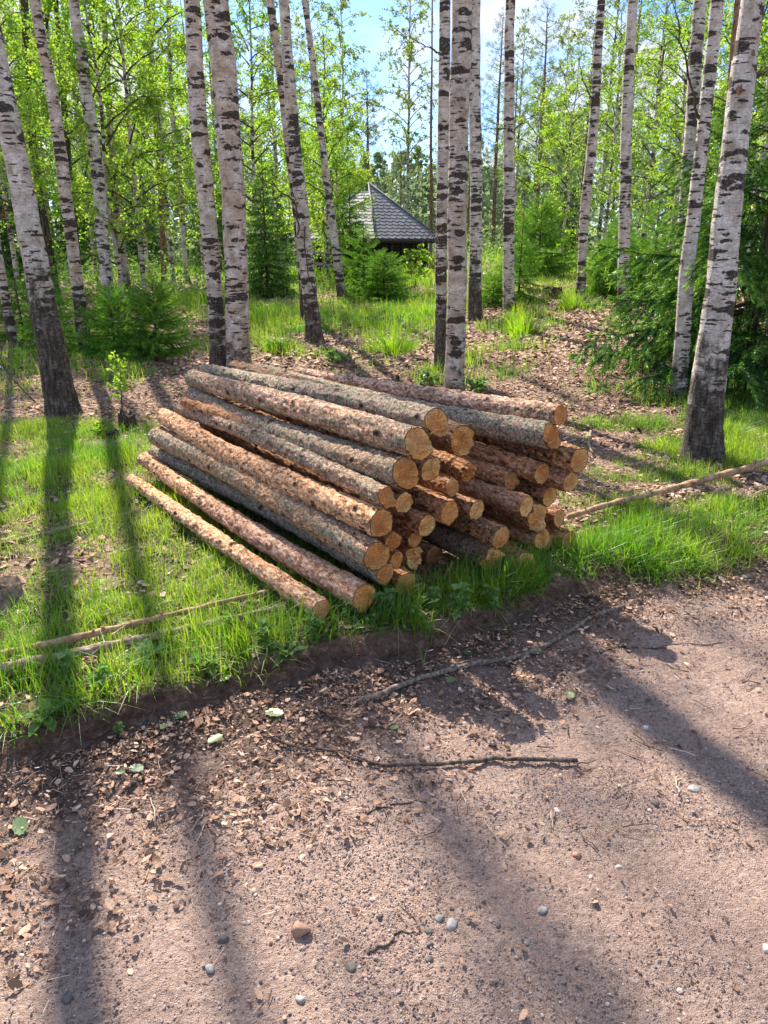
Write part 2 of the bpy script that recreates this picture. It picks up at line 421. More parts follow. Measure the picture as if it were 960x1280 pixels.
def floor_mat():
    m = NT('forest_floor')
    p = m.coord((1, 1, 1)); g = m.attr('grass'); dk = m.attr('bank')
    v = m.voro(p, 46); v2 = m.voro(p, 95)
    litter = m.mix(.5, m.ramp(v[1], [(.1, (.10, .065, .045)), (.4, (.26, .17, .12)), (.7, (.42, .30, .22)), (.95, (.54, .42, .33))]),
                   m.ramp(m.noise(p, 30, 6, .7), [(.3, (.07, .045, .032)), (.5, (.24, .155, .11)), (.7, (.48, .35, .27))]))
    moss = m.ramp(m.noise(p, 24, 5, .7), [(.3, (.03, .04, .014)), (.55, (.085, .115, .028)), (.75, (.20, .22, .08))])
    gm = m.math('ADD', g, m.math('MULTIPLY', m.math('SUBTRACT', m.noise(p, 9, 5, .7), .5), .9))
    col = m.mix(m.ramp(gm, [(.25, 0.0), (.62, .85)]), litter, moss)
    soil = m.ramp(m.noise(p, 22, 6, .75), [(.3, (.035, .021, .016)), (.55, (.14, .085, .062)), (.75, (.36, .25, .19))])
    col = m.mix(dk, col, soil)
    h = m.math('ADD', m.noise(p, 60, 5, .7), m.math('ADD', m.math('MULTIPLY', v[0], .8), m.math('MULTIPLY', m.noise(p, 14, 5, .7), 1.5)))
    return m.pbr(col, .95, m.bump(h, .9, .02), .1)
M['floor'] = floor_mat()

def road_mat():
    m = NT('dirt_road')
    p = m.coord((1, 1, 1)); dk = m.attr('bank')
    n1 = m.noise(p, 3.2, 4, .6); n2 = m.noise(p, 55, 6, .75); n3 = m.noise(p, 240, 4, .7)
    col = m.ramp(m.math('ADD', m.math('MULTIPLY', n2, .65), m.math('MULTIPLY', n3, .35)), [(.30, (.15, .095, .078)), (.41, (.48, .335, .275)), (.53, (.74, .54, .445)), (.67, (.95, .76, .64))])
    col = m.mix(m.ramp(n1, [(.35, 0.0), (.65, .55)]), col, m.mix(1.0, col, c4(.80, .74, .76), 'MULTIPLY'))
    v = m.voro(p, 110); v3 = m.voro(p, 300)
    peb = m.ramp(v[0], [(.20, 1.0), (.34, 0.0)])
    pk = m.ramp(v[1], [(.55, 0.0), (.62, 1.0)])
    pc = m.ramp(v[1], [(.5, (.22, .19, .18)), (.75, (.40, .36, .34)), (1, (.55, .45, .40))])
    pm = m.math('MULTIPLY', peb, pk)
    col = m.mix(m.math('MULTIPLY', pm, .7), col, pc)
    dirt = m.ramp(m.noise(p, 34, 6, .78), [(.28, (.035, .024, .020)), (.5, (.15, .10, .080)), (.72, (.40, .29, .24))])
    dm = m.math('ADD', dk, m.math('MULTIPLY', m.math('SUBTRACT', m.noise(p, 8, 5, .7), .5), .8))
    col = m.mix(m.ramp(dm, [(.3, 0.0), (.85, .92)]), col, dirt)
    h = m.math('ADD', m.math('ADD', m.math('MULTIPLY', n2, 1.6), m.math('MULTIPLY', n3, .6)), m.math('ADD', m.math('MULTIPLY', pm, .5), m.math('MULTIPLY', m.noise(p, 18, 5, .7), 2.2)))
    h = m.math('SUBTRACT', h, m.math('MULTIPLY', v3[0], .25))
    return m.pbr(col, .95, m.bump(h, 1.0, .026), .06)
M['road'] = road_mat()

def chip_mat(name, stops):
    m = NT(name); r = m.attr('rnd'); p = m.coord((1, 1, 1))
    col = m.ramp(r, stops)
    col = m.mix(m.ramp(m.noise(p, 160, 4, .7), [(.4, .35), (.6, 0.0)]), col, c4(.08, .05, .04))
    return m.pbr(col, .85, m.bump(m.noise(p, 120, 4), .4, .002), .15)
M['litter'] = chip_mat('leaf_litter', [(0, (.05, .034, .027)), (.25, (.17, .10, .070)), (.5, (.42, .25, .17)), (.75, (.66, .44, .32)), (.9, (.80, .60, .47)), (1, (.46, .42, .37))])
M['stone'] = chip_mat('pebble_stone', [(0, (.10, .08, .075)), (.4, (.30, .225, .205)), (.7, (.48, .37, .335)), (1, (.68, .60, .56))])

def stone_mat(name, a, b):
    m = NT(name); p = m.coord((1, 1, 1), rand=9)
    n = m.noise(p, 70, 5, .7)
    return m.pbr(m.ramp(n, [(.3, a), (.7, b)]), .75, m.bump(n, .4, .003), .3)
M['stone_grey'] = stone_mat('grey_stone', (.20, .19, .18), (.46, .43, .40))
M['stone_dark'] = stone_mat('dark_stone', (.07, .065, .06), (.20, .18, .165))
M['stone_green'] = stone_mat('green_grey_stone', (.19, .205, .185), (.36, .375, .33))
M['stone_red'] = stone_mat('red_brown_stone', (.26, .14, .10), (.45, .27, .20))
M['stone_white'] = stone_mat('pale_stone', (.42, .38, .35), (.70, .66, .61))

def wood_mat(name, a, b, sc=(1, 1, 12)):
    m = NT(name); p = m.coord(sc, rand=4)
    n = m.noise(p, 5, 5, .65)
    return m.pbr(m.ramp(n, [(.3, a), (.7, b)]), .8, m.bump(n, .5, .01), .2)
M['hut_wood'] = wood_mat('hut_wood', (.020, .015, .012), (.065, .048, .038))
M['hut_trim'] = wood_mat('hut_trim', (.03, .026, .024), (.08, .07, .062))
M['table_wood'] = wood_mat('weathered_wood', (.14, .13, .12), (.34, .32, .29), (1, 12, 12))
def shingle():
    m = NT('roof_shingle'); p = m.coord((1, 1, 1)); r = m.attr('rnd')
    n = m.noise(p, 60, 4, .7)
    c = m.mix(r, c4(.15, .155, .18), c4(.24, .25, .285))
    c = m.mix(m.ramp(n, [(.4, .4), (.65, 0.0)]), c, c4(.05, .05, .06))
    return m.pbr(c, .7, m.bump(n, .3, .005), .35)
M['shingle'] = shingle()

# ------------------------------------------------------------------ vegetation kit
def leaves(C, size, rng, droop=0.5, rnd=None, aspect=.72):
    """diamond leaves centred at C"""
    n = len(C)
    s = size * rng.uniform(.65, 1.25, n)[:, None]
    d = unit(rng.normal(size=(n, 3)) * np.array([1, 1, .8]) - np.array([0, 0, droop]))
    u = unit(np.cross(d, unit(rng.normal(size=(n, 3)))))
    w = u * s * aspect * .5
    a = C - d * s * .5; b = C + d * s * .5; mid = C - d * s * .08
    nrm = np.cross(d, u) * s * .10
    V = np.stack([a, mid + w + nrm, b, mid - w + nrm], 1).reshape(-1, 3)
    F = np.arange(4 * n).reshape(-1, 4)
    r = rng.uniform(0, 1, n) if rnd is None else rnd
    return V, F, np.repeat(r, 4)

def birch_crown(seed, H=7.0, z0=0.0, Rm=1.6, nl=34, ntw=10, per=26, size=.055, trunk=True, tr=.05, lean=0.0, up=.75, col=0):
    """crown: local z from z0 to H, limbs + leaves. mats: [bark twig, leaf]"""
    g = rs(seed); acc = Acc(); pts = []; rn = []
    az = g.uniform(0, 6.28)
    for i in range(nl):
        f = (i + g.uniform(0, 1)) / nl
        z = z0 + (H - z0) * (f ** .9) * .97
        L = Rm * (0.35 + .75 * math.sin(math.pi * min(1, (f * .85 + .18)))) * g.uniform(.6, 1.15)
        az += 2.4 + g.normal() * .4
        el = up * (1 + f * .25) + g.normal() * .15
        hd = np.array([math.cos(az), math.sin(az), 0.0])
        t = np.linspace(0, 1, 7)[:, None]
        P = np.array([0, 0, z]) + hd * L * (t * math.cos(el) + .18 * t ** 2) + np.array([0, 0, 1.0]) * L * (t * math.sin(el) - .38 * t ** 2)
        P = P + g.normal(size=P.shape) * .025 * L * t
        add_tube(acc, P, np.linspace(.011 + .006 * L, .003, 7) * (1.15 - .5 * f), 4, .3, 0)
        m = max(3, int(ntw * L / Rm * g.uniform(.7, 1.3)))
        for k in range(m):
            tt = g.uniform(.22, 1.0); j = min(5, int(tt * 6)); b = P[j] + (P[j + 1] - P[j]) * (tt * 6 - j)
            l2 = g.uniform(.25, .62) * (.5 + .28 * L)
            dd = unit(hd * g.uniform(.2, 1) + g.normal(size=3) * .75 + np.array([0, 0, .25]))
            s = np.linspace(0, 1, 5)[:, None]
            Q = b + dd * l2 * s + np.array([0, 0, -1.0]) * l2 * .55 * s ** 2
            V, F, C = tube(Q, np.linspace(.0035, .0015, 5), 3, cap=False)
            acc.add(V, F, .3, 0)
            kk = g.poisson(per * l2 / .5)
            if kk:
                u = g.uniform(.12, 1.02, kk) * 4; jj = np.clip(u.astype(int), 0, 3)
                c = Q[jj] + (Q[jj + 1] - Q[jj]) * (u - jj)[:, None] + g.normal(size=(kk, 3)) * .045
                pts.append(c); rn.append(np.clip(g.normal(.5 + .2 * g.normal(), .22, kk), 0, 1))
    C = np.concatenate(pts); rn = np.concatenate(rn)
    V, F, r = leaves(C, size, g, .55, rn)
    acc.add(V, F, r, 1)
    return acc

def bough(g, L, ns=26, needles=170, nl=.028, w=.0035, hang=.5, sub=.34, tight=.9):
    """a spruce bough along +x, returns V,T,rnd,  stem tubes"""
    acc = Acc(); tw = []
    t = np.linspace(0, 1, 8)[:, None]
    P = np.concatenate([t * L, np.zeros_like(t), -.18 * L * t ** 1.5 + .14 * L * t ** 3], 1)
    add_tube(acc, P, np.linspace(.010 * L + .002, .0018, 8), 4, .1, 0)
    for i in range(ns):
        f = .10 + .90 * (i + g.uniform(0, .8)) / ns
        j = min(6, int(f * 7)); b = P[j] + (P[j + 1] - P[j]) * (f * 7 - j)
        side = 1 if i % 2 else -1
        l2 = sub * L * (1 - .72 * f) * g.uniform(.7, 1.2) + .05
        d = unit(np.array([.75, side * g.uniform(.6, 1.0), -g.uniform(0, .3)]))
        s = np.linspace(0, 1, 4)[:, None]
        Q = b + d * l2 * s + np.array([0, 0, -1.0]) * l2 * hang * s ** 2
        tw.append((Q, l2))
        for q in range(int(l2 / .07)):
            ff = g.uniform(.2, .95); jj = min(2, int(ff * 3)); bb = Q[jj] + (Q[jj + 1] - Q[jj]) * (ff * 3 - jj)
            d2 = unit(d + np.array([.3, -side * g.uniform(-.9, .9), 0]) + np.array([0, 0, -g.uniform(.1, .5)]))
            l3 = l2 * g.uniform(.2, .45)
            Q2 = bb + d2 * l3 * s + np.array([0, 0, -1.0]) * l3 * .4 * s ** 2
            tw.append((Q2, l3))
    tw.append((P[3:7], np.linalg.norm(P[6] - P[3])))
    tw.append((P[5:8].repeat(1, 0)[[0, 1, 2, 2]] + np.array([[0, 0, 0], [0, 0, 0], [0, 0, 0], [.03, 0, 0]]), L * .28))
    for Q, l in tw:
        n = max(6, int(needles * l))
        u = np.sort(g.uniform(0, 1, n)) * 3; j = np.clip(u.astype(int), 0, 2)
        c = Q[j] + (Q[j + 1] - Q[j]) * (u - j)[:, None]
        ax = unit(Q[j + 1] - Q[j] + 1e-6)
        o = unit(np.cross(ax, g.normal(size=(n, 3)))); o[:, 2] += .25; o = unit(o)
        d = unit(ax * tight + o)
        ll = (nl * g.uniform(.7, 1.2, n))[:, None]
        wv = unit(np.cross(d, g.normal(size=(n, 3)))) * w
        V = np.stack([c - wv, c + wv, c + d * ll], 1).reshape(-1, 3)
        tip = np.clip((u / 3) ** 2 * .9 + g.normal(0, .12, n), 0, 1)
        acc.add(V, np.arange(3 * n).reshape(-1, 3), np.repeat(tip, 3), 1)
    return acc

def spruce_crown(seed, H=4.0, Rb=1.4, z0=.1, whorls=16, per=7, ns=22, needles=160, nl=.028, w=.0035, hang=.5, droop=.25, shape=1.0, top_up=.35, tight=.9, sub=.34):
    g = rs(seed); acc = Acc()
    temps = []
    for k in range(4):
        b = bough(g, 1.0, ns, needles, nl, w, hang, sub, tight); temps.append(b)
    data = [t.arrays() for t in temps]; tms = [np.concatenate(t.tm) for t in temps]
    for wv in range(whorls):
        f = (wv + .5) / whorls
        z = z0 + (H - z0) * f
        Lb = Rb * (1 - f) ** shape + .10
        a0 = g.uniform(0, 6.28)
        n = max(3, int(round(per * (1 - .45 * f))))
        for q in range(n):
            V, Q, T, r = data[(wv + q) % 4]
            L = Lb * g.uniform(.72, 1.12); a = a0 + 6.283 * q / n + g.normal() * .2
            el = -droop * (1 - f) + top_up * f * 1.6 + g.normal() * .08
            ca, sa, ce, se = math.cos(a), math.sin(a), math.cos(el), math.sin(el)
            # needles must not shrink with the bough: scale positions only moderately
            W = V * np.array([L, L * g.uniform(.8, 1.1), L])
            roll = g.normal() * .25
            y, zz = W[:, 1] * math.cos(roll) - W[:, 2] * math.sin(roll), W[:, 1] * math.sin(roll) + W[:, 2] * math.cos(roll)
            x = W[:, 0]; x, zz = x * ce - zz * se, x * se + zz * ce
            W = np.stack([x * ca - y * sa, x * sa + y * ca, zz + z + g.normal() * .04], 1)
            sc = .6 + .4 * f
            n0 = acc.n
            acc.V.append(W); acc.r.append(np.clip(r * g.uniform(.6, 1.15), 0, 1)); acc.Q.append(Q + n0); acc.T.append(T + n0)
            acc.qm.append(np.zeros(len(Q))); acc.tm.append(tms[(wv + q) % 4]); acc.n += len(W)
    return acc

def pine_crown(seed, H=8.0, z0=2.0, Rm=1.3, nl=30, tuft=26, size=.11):
    g = rs(seed); acc = Acc(); az = 0
    for i in range(nl):
        f = (i + g.uniform()) / nl; z = z0 + (H - z0) * f
        L = Rm * (1.05 - f * .8) * g.uniform(.6, 1.1); az += 2.4 + g.normal() * .3
        hd = np.array([math.cos(az), math.sin(az), 0]); t = np.linspace(0, 1, 6)[:, None]
        P = np.array([0, 0, z]) + hd * L * t + np.array([0, 0, 1.0]) * L * (.25 * t + .25 * t ** 2)
        add_tube(acc, P, np.linspace(.014, .004, 6), 4, .3, 0)
        for k in range(int(7 * L / .8) + 2):
            ff = g.uniform(.3, 1); j = min(4, int(ff * 5)); b = P[j] + (P[j + 1] - P[j]) * (ff * 5 - j)
            c = b + unit(g.normal(size=3) + hd * .6 + [0, 0, .5]) * g.uniform(.05, .35)
            n = tuft
            d = unit(g.normal(size=(n, 3)) + np.array([0, 0, .5])); ll = (size * g.uniform(.6, 1.2, n))[:, None]
            wv = unit(np.cross(d, g.normal(size=(n, 3)))) * .006
            cc = c + g.normal(size=(n, 3)) * .045
            V = np.stack([cc - wv, cc + wv, cc + d * ll], 1).reshape(-1, 3)
            acc.add(V, np.arange(3 * n).reshape(-1, 3), np.repeat(g.uniform(0, 1, n), 3), 1)
    return acc

def trunk_mesh(P, rad, name='trunk', mat='birch_bark', sides=26, step=.05, seed=0, flare=.12):
    """P control points (local), rad radii at them"""
    P = np.asarray(P, float); L = np.sum(np.linalg.norm(np.diff(P, axis=0), axis=1)); n = int(max(24, min(170, L / step)))
    C = spline(P, n); q = spline(np.stack([rad, rad, rad], 1), n)[:, 0]
    q = np.maximum(q, .006)
    q = q * (1 + flare * np.exp(-np.maximum(C[:, 2], 0) / .10))
    C = C.copy(); C[:, :2] += .010 * np.stack([fbm(C[:, 2] * 1.5, C[:, 2] * 0 + seed, seed=seed, oct=3), fbm(C[:, 2] * 1.5, C[:, 2] * 0 + 9 + seed, seed=seed, oct=3)], 1) * (C[:, 2] > .2)[:, None]
    V, F, T = tube(C, q, sides, .05, seed)
    # buttress lobes at the foot
    ang = np.arctan2(V[:, 1] - 0, V[:, 0] - 0)
    k = np.exp(-np.maximum(V[:, 2], 0) / .07)
    V[:, 0] += k * .02 * np.cos(ang) * np.sin(ang * 4 + seed); V[:, 1] += k * .02 * np.sin(ang) * np.sin(ang * 4 + seed)
    return mesh_np(name, V, [F, T], [M[mat]])

# ------------------------------------------------------------------ ground sheets
def axis(segs):
    out = []
    for a, b, s in segs: out.append(np.arange(a, b, s))
    out.append([segs[-1][1]]); return np.concatenate(out)

# grass density -----------------------------------------------------
GP = [  # px, py, rx, ry (m), strength
    (60, 600, 1.0, 1.2, 1.0), (150, 640, .8, 1.0, .9), (250, 700, .7, .6, .85), (40, 730, .8, .5, .45), (300, 760, .6, .35, .9), (120, 790, 1.0, .4, .9),
    (30, 545, .9, .5, .9), (170, 560, .25, .4, .6), (215, 640, .35, .6, .9),
    (920, 560, .7, .7, 1.0), (840, 530, .55, .35, .7), (900, 640, .8, .35, 1.0), (800, 655, .6, .25, .7), (820, 700, 1.2, .22, 1.0), (930, 510, .9, .9, .9),
    (740, 530, .3, .4, .5), (860, 600, .5, .3, .55), (720, 640, .25, .2, .5),
    (490, 400, .8, 1.5, 1.0), (345, 395, .9, 1.6, 1.0), (430, 400, 1.0, 1.6, .8), (560, 380, 1.2, 2.0, .8), (360, 440, .6, .5, .6), (470, 450, .5, .5, .35),
    (655, 400, .5, 1.0, .9), (640, 440, .6, .5, .5), (240, 380, 1.2, 2.0, .8), (280, 430, .5, .8, .5), (600, 470, .5, .4, .5), (540, 470, .3, .3, .5), (715, 370, .5, 1.2, .8),
    (765, 480, .4, .4, .3), (140, 470, .4, .5, .35), (100, 560, .5, .3, .5), (440, 350, 4.0, 4.0, .7), (700, 340, 2.5, 4.0, .6), (200, 340, 4.0, 5.0, .6), (40, 450, 1.5, 1.5, .4), (120, 420, 1.5, 1, .5)]
_gp = [(*gpt(a, b)[:2], c, d, e) for a, b, c, d, e in GP]

def grassd(x, y):
    x = np.asarray(x, float); y = np.asarray(y, float); d = y - edge_y(x)
    g = np.zeros_like(x)
    for gx, gy, rx, ry, s in _gp:
        g = np.maximum(g, s * np.exp(-(((x - gx) / rx) ** 2 + ((y - gy) / ry) ** 2)))
    g = np.maximum(g, .35 * sstep(18, 28, y))
    n = .5 + .5 * fbm(x * 2.6, y * 2.6, seed=41, oct=3)
    g = np.clip(g * 1.12 + (n - .55) * 1.05 * (g > .06), 0, 1)
    verge = sstep(.01, .08, d) * (1 - sstep(.38, .75, d)) * np.where(x < .9, .85, .9)
    g = np.maximum(g, verge * (.75 + .5 * (n - .5)))
    e = .02 + .07 * vnoise(x * 7, y * 7, seed=43) + .06 * vnoise(x * 2.3, y * 2.3, seed=44) - .10 * sstep(.8, 1.6, x)
    return g * np.clip(sstep(e - .05, e + .02, d) + .16 * sstep(e - .22, e - .02, d), 0, 1)

def relief(x, y):
    a = fbm(x * 9, y * 9, seed=61, oct=3)
    return .010 * a + .004 * np.abs(vnoise(x * 16, y * 16, seed=64)) + .011 * np.clip(fbm(x * 19, y * 19, seed=62, oct=2), -.2, 1) * sstep(-.6, .5, vnoise(x * 2.2, y * 2.2, seed=63))

def build_ground():
    xs = axis([(-70, -20, 5), (-20, -8, .8), (-8, -3, .16), (-3, -1.6, .045), (-1.6, 2.6, .017), (2.6, 4.5, .045), (4.5, 10, .2), (10, 22, .9), (22, 70, 5)])
    # road: d from -30..0 ; floor: d from 0 ..
    dr = axis([(-40, -6, 2.5), (-6, -2.6, .2), (-2.6, 0, .017)])
    df = axis([(0, .35, .013), (.35, 2.5, .05), (2.5, 8, .11), (8, 16, .3), (16, 40, 1.2), (40, 130, 6)])
    for nm, ds, mat in (('dirt_road', dr, 'road'), ('forest_floor', df, 'floor')):
        X, D = np.meshgrid(xs, ds, indexing='ij'); Y = D + edge_y(X); Z = ground(X, Y)
        near = (np.abs(X) < 4) & (Y < 9)
        if nm == 'dirt_road':
            k = sstep(-0.02, -.2, D)
            det = relief(X, Y)
            # faint footprints / scuffs
            Z = Z + det * near
        else:
            Z = Z + near * (.012 * fbm(X * 7, Y * 7, seed=71, oct=4)) * sstep(0, .1, D)
            bk = np.exp(-((D - .05) / .05) ** 2)
            Y = Y - bk * .02 * (1 + vnoise(X * 22, Z * 40 + D * 20, seed=8))
        ga = grassd(X, Y)
        if nm == 'dirt_road':
            w = .42 + .30 * np.clip(vnoise(X * 1.1, Y * 1.1, seed=77), -1, 1) + .35 * sstep(1.2, -.5, X)
            bank = np.clip(1 - (-D) / (w + .3 * sstep(1.1, -.2, X)), 0, 1) * .95
            bank = np.where(D > -.12, np.maximum(bank, .9), bank)
        else:
            bank = 1 - sstep(.05, .13, D)
        n1, n2 = X.shape
        idx = np.arange(n1 * n2).reshape(n1, n2)
        F = np.stack([idx[:-1, :-1], idx[1:, :-1], idx[1:, 1:], idx[:-1, 1:]], -1).reshape(-1, 4)
        me = mesh_np(nm, np.stack([X, Y, Z], -1).reshape(-1, 3), F, [M[mat]], attrs={'grass': ga.ravel(), 'bank': bank.ravel()})
        o = obj(nm, me); o['kind'] = 'structure'
build_ground()

def gz(x, y):
    """ground height incl. the fine relief near the camera"""
    x = np.asarray(x, float); y = np.asarray(y, float)
    z = ground(x, y); d = y - edge_y(x); near = (np.abs(x) < 4) & (y < 9)
    det = relief(x, y)
    det2 = .012 * fbm(x * 7, y * 7, seed=71, oct=4) * sstep(0, .1, d)
    return z + near * np.where(d < 0, det, det2)

# ------------------------------------------------------------------ the log stack
A0 = np.array([-.25, 2.93]); SD = unit(np.array([.80, .60]))     # foot line of the stack's front face
NRM = np.array([SD[1], -SD[0]])                                   # towards the camera/road
AX = np.array([-SD[1], SD[0]])                                    # log direction (away)

def front(px, py, prot=0.0):
    d = ray(px, py); o = A0 + NRM * prot
    # t*d.xy . NRM = o . NRM
    t = (o @ NRM) / (d[:2] @ NRM)
    return d * t + np.array([0, 0, CZ]), t

# name: (fx, fy, rpx, protrusion, back px or None, back rpx, lichen, pink, label)
LOGS = [
 (701, 519, 13.0, .02, (372, 467), 7, .15, .7, 'thin pinkish log lying topmost at the far right of the stack', 0),
 (546, 528, 17.5, -.05, (256, 464), 8, .95, .8, 'grey-green lichen covered log on top of the stack with a split sawn end', 1),
 (522, 555, 20.5, .05, (241, 475), 10, .45, .6, 'thick log at the top left with a pale torn splinter across its end', 1),
 (578, 551, 19, -.12, None, 0, .5, .5, 'log with rounded broken end set back between the two topmost front logs', 2),
 (689, 545, 16.5, .02, (322, 462), 8, .95, .9, 'scaly grey lichened log just under the thin topmost log at right', 1),
 (724, 577, 16, .12, None, 0, .2, .3, 'short reddish log end sticking out farthest right under the lichened log', 0),
 (681, 593, 13.5, .0, None, 0, .15, .15, 'smooth brown log in the upper right, directly below the lichened one', 0),
 (711, 601, 13.5, .10, None, 0, .1, .3, 'small log tucked below the reddish rightmost top log', 0),
 (506, 592, 19.5, .04, (240, 492), 10, .65, .7, 'second log from the top on the left slope with a torn orange end', 1),
 (539, 587, 16, -.04, None, 0, .2, .4, 'log with a dark radial crack in its end beside the torn orange end', 0),
 (566, 610, 11.5, -.06, None, 0, .1, .3, 'small pale round log end in the upper middle of the stack', 0),
 (483, 622, 12.5, .05, (226, 511), 8, .55, .6, 'slender grey log on the left slope with a white splinter on its end', 1),
 (505, 629, 13.5, .0, None, 0, .1, .3, 'small round log end right of the white splinter', 0),
 (562, 641, 15, .04, None, 0, .2, .2, 'rough barked log jutting out of the middle of the stack', 0),
 (596, 638, 13, -.03, None, 0, .2, .3, 'yellowish green tinged log end in the centre of the stack', 0),
 (661, 629, 13.5, .06, None, 0, .1, .5, 'long pale pinkish brown log poking out right of centre', 0),
 (687, 621, 12.5, -.02, None, 0, .1, .3, 'log end half hidden behind the long pale pinkish brown one', 0),
 (477, 654, 18, .06, (205, 521), 10, .10, .1, 'bright orange log in the middle of the left slope', 0),
 (533, 660, 14, .0, None, 0, .1, .3, 'brown log end in the middle left of the front, below the rough barked one', 0),
 (519, 671, 10, -.06, None, 0, .1, .3, 'tiny round log end squeezed below the middle left logs', 0),
 (626, 673, 15, .07, None, 0, .3, .2, 'dark barked log with a bright pale yellow end, lower middle', 0),
 (672, 654, 18, .04, None, 0, .2, .1, 'thick log with straight horizontal saw marks on its wide end', 2),
 (699, 648, 11, -.03, None, 0, .1, .3, 'thin log end right of the wide saw-marked end', 0),
 (686, 677, 10.5, -.04, None, 0, .1, .4, 'thin log end directly under the wide saw-marked end', 0),
 (671, 692, 14, .05, None, 0, .2, .3, 'ringed log end low on the right side of the stack', 0),
 (710, 676, 12, .02, None, 0, .1, .3, 'rightmost of the lowest log ends, partly sunk in the grass', 0),
 (491, 677, 12.5, -.01, None, 0, .1, .3, 'small log end right of the thick grey-brown log on the left slope', 0),
 (471, 696, 19, .08, (198, 545), 12, .55, .25, 'thick lower log of the left slope, grey lichened at back, pink at front', 0),
 (496, 700, 11, -.01, None, 0, .1, .3, 'smaller of the two round ends right of the thick grey and pink log', 0),
 (518, 698, 15, -.10, None, 0, .3, .3, 'dark recessed broken log end low in the left of the front', 2),
 (612, 702, 16, .06, None, 0, .8, .5, 'lichened log with a ragged broken end near the bottom middle', 2),
 (659, 722, 16, .10, None, 0, .2, .2, 'lowest log at the right with a splintered pale tip in the grass', 1),
 (481, 718, 14, .0, (194, 566), 9, .85, .8, 'thin dark lichened log wedged in the shade above the pink bottom log', 0),
 (508, 730, 15, .0, None, 0, .1, .3, 'log end half buried in grass at the foot of the left front', 0),
 (455, 747, 18, .04, (180, 573), 8, .18, .45, 'second log from the left at the bottom, pinkish with dark knots', 0),
 (402, 762, 13, .0, (165, 600), 7, .10, .25, 'thin pale log lying in the grass, leftmost of the stack', 0),
 (585, 591, 13, -.18, None, 0, .3, .3, 'dark broken log end deep in a gap near the top of the front', 2),
 (636, 605, 13, -.12, None, 0, .3, .3, 'recessed dark log under the smooth brown upper right one', 2),
 (545, 712, 14, -.25, None, 0, .2, .3, 'dark log far back in the low hollow of the front', 0),
 (640, 685, 12, -.12, None, 0, .2, .3, 'dark log between the pale yellow end and the ringed end', 0),
]
LOGD = []
for (fx, fy, rp, prot, bk, brp, li, pk, lab, end) in LOGS:
    f, t = front(fx, fy, prot); r = rp / FPX * t
    if bk:
        d = ray(*bk); o = np.array([0, 0, CZ]); L = 2.55
        if lab.startswith('thin pale'): L = 2.42
        w = o - f; b = w @ d; a = d @ d; c = w @ w - L * L; disc = b * b - a * c
        tb = (-b + math.sqrt(max(disc, 0))) / a
        e = o + d * tb; rb = brp / FPX * tb
    else:
        e = f + np.array([AX[0], AX[1], 0.03]) * 2.35; rb = r * .68
        e[2] = max(e[2], .10 + rb)
    LOGD.append([f, e, r, rb])
# relax overlaps at the front and at the back ends
for it in range(60):
    for i in range(len(LOGD)):
        for j in range(i):
            for q in (0, 1):
                a, b = LOGD[i], LOGD[j]
                pa = np.array([(a[q][:2] - A0) @ SD, a[q][2]]); pb = np.array([(b[q][:2] - A0) @ SD, b[q][2]])
                mn = (a[2 + q] + b[2 + q]) * (.97 if q == 0 else .97); dv = pa - pb; dd = np.linalg.norm(dv)
                if dd < mn:
                    mv = dv / max(dd, 1e-5) * (mn - dd) * .5
                    k = .35 if q == 0 else .5
                    wa = .15 if LOGS[i][4] else 1.0; wb = .15 if LOGS[j][4] else 1.0
                    s_ = wa + wb
                    a[q] = a[q] + np.array([SD[0] * mv[0], SD[1] * mv[0], mv[1]]) * k * 2 * wa / s_
                    b[q] = b[q] - np.array([SD[0] * mv[0], SD[1] * mv[0], mv[1]]) * k * 2 * wb / s_
    for a in LOGD:
        for q in (0, 1):
            g0 = float(ground(a[q][0], a[q][1])) + a[2 + q] * .75
            if a[q][2] < g0: a[q] = np.array([a[q][0], a[q][1], g0])

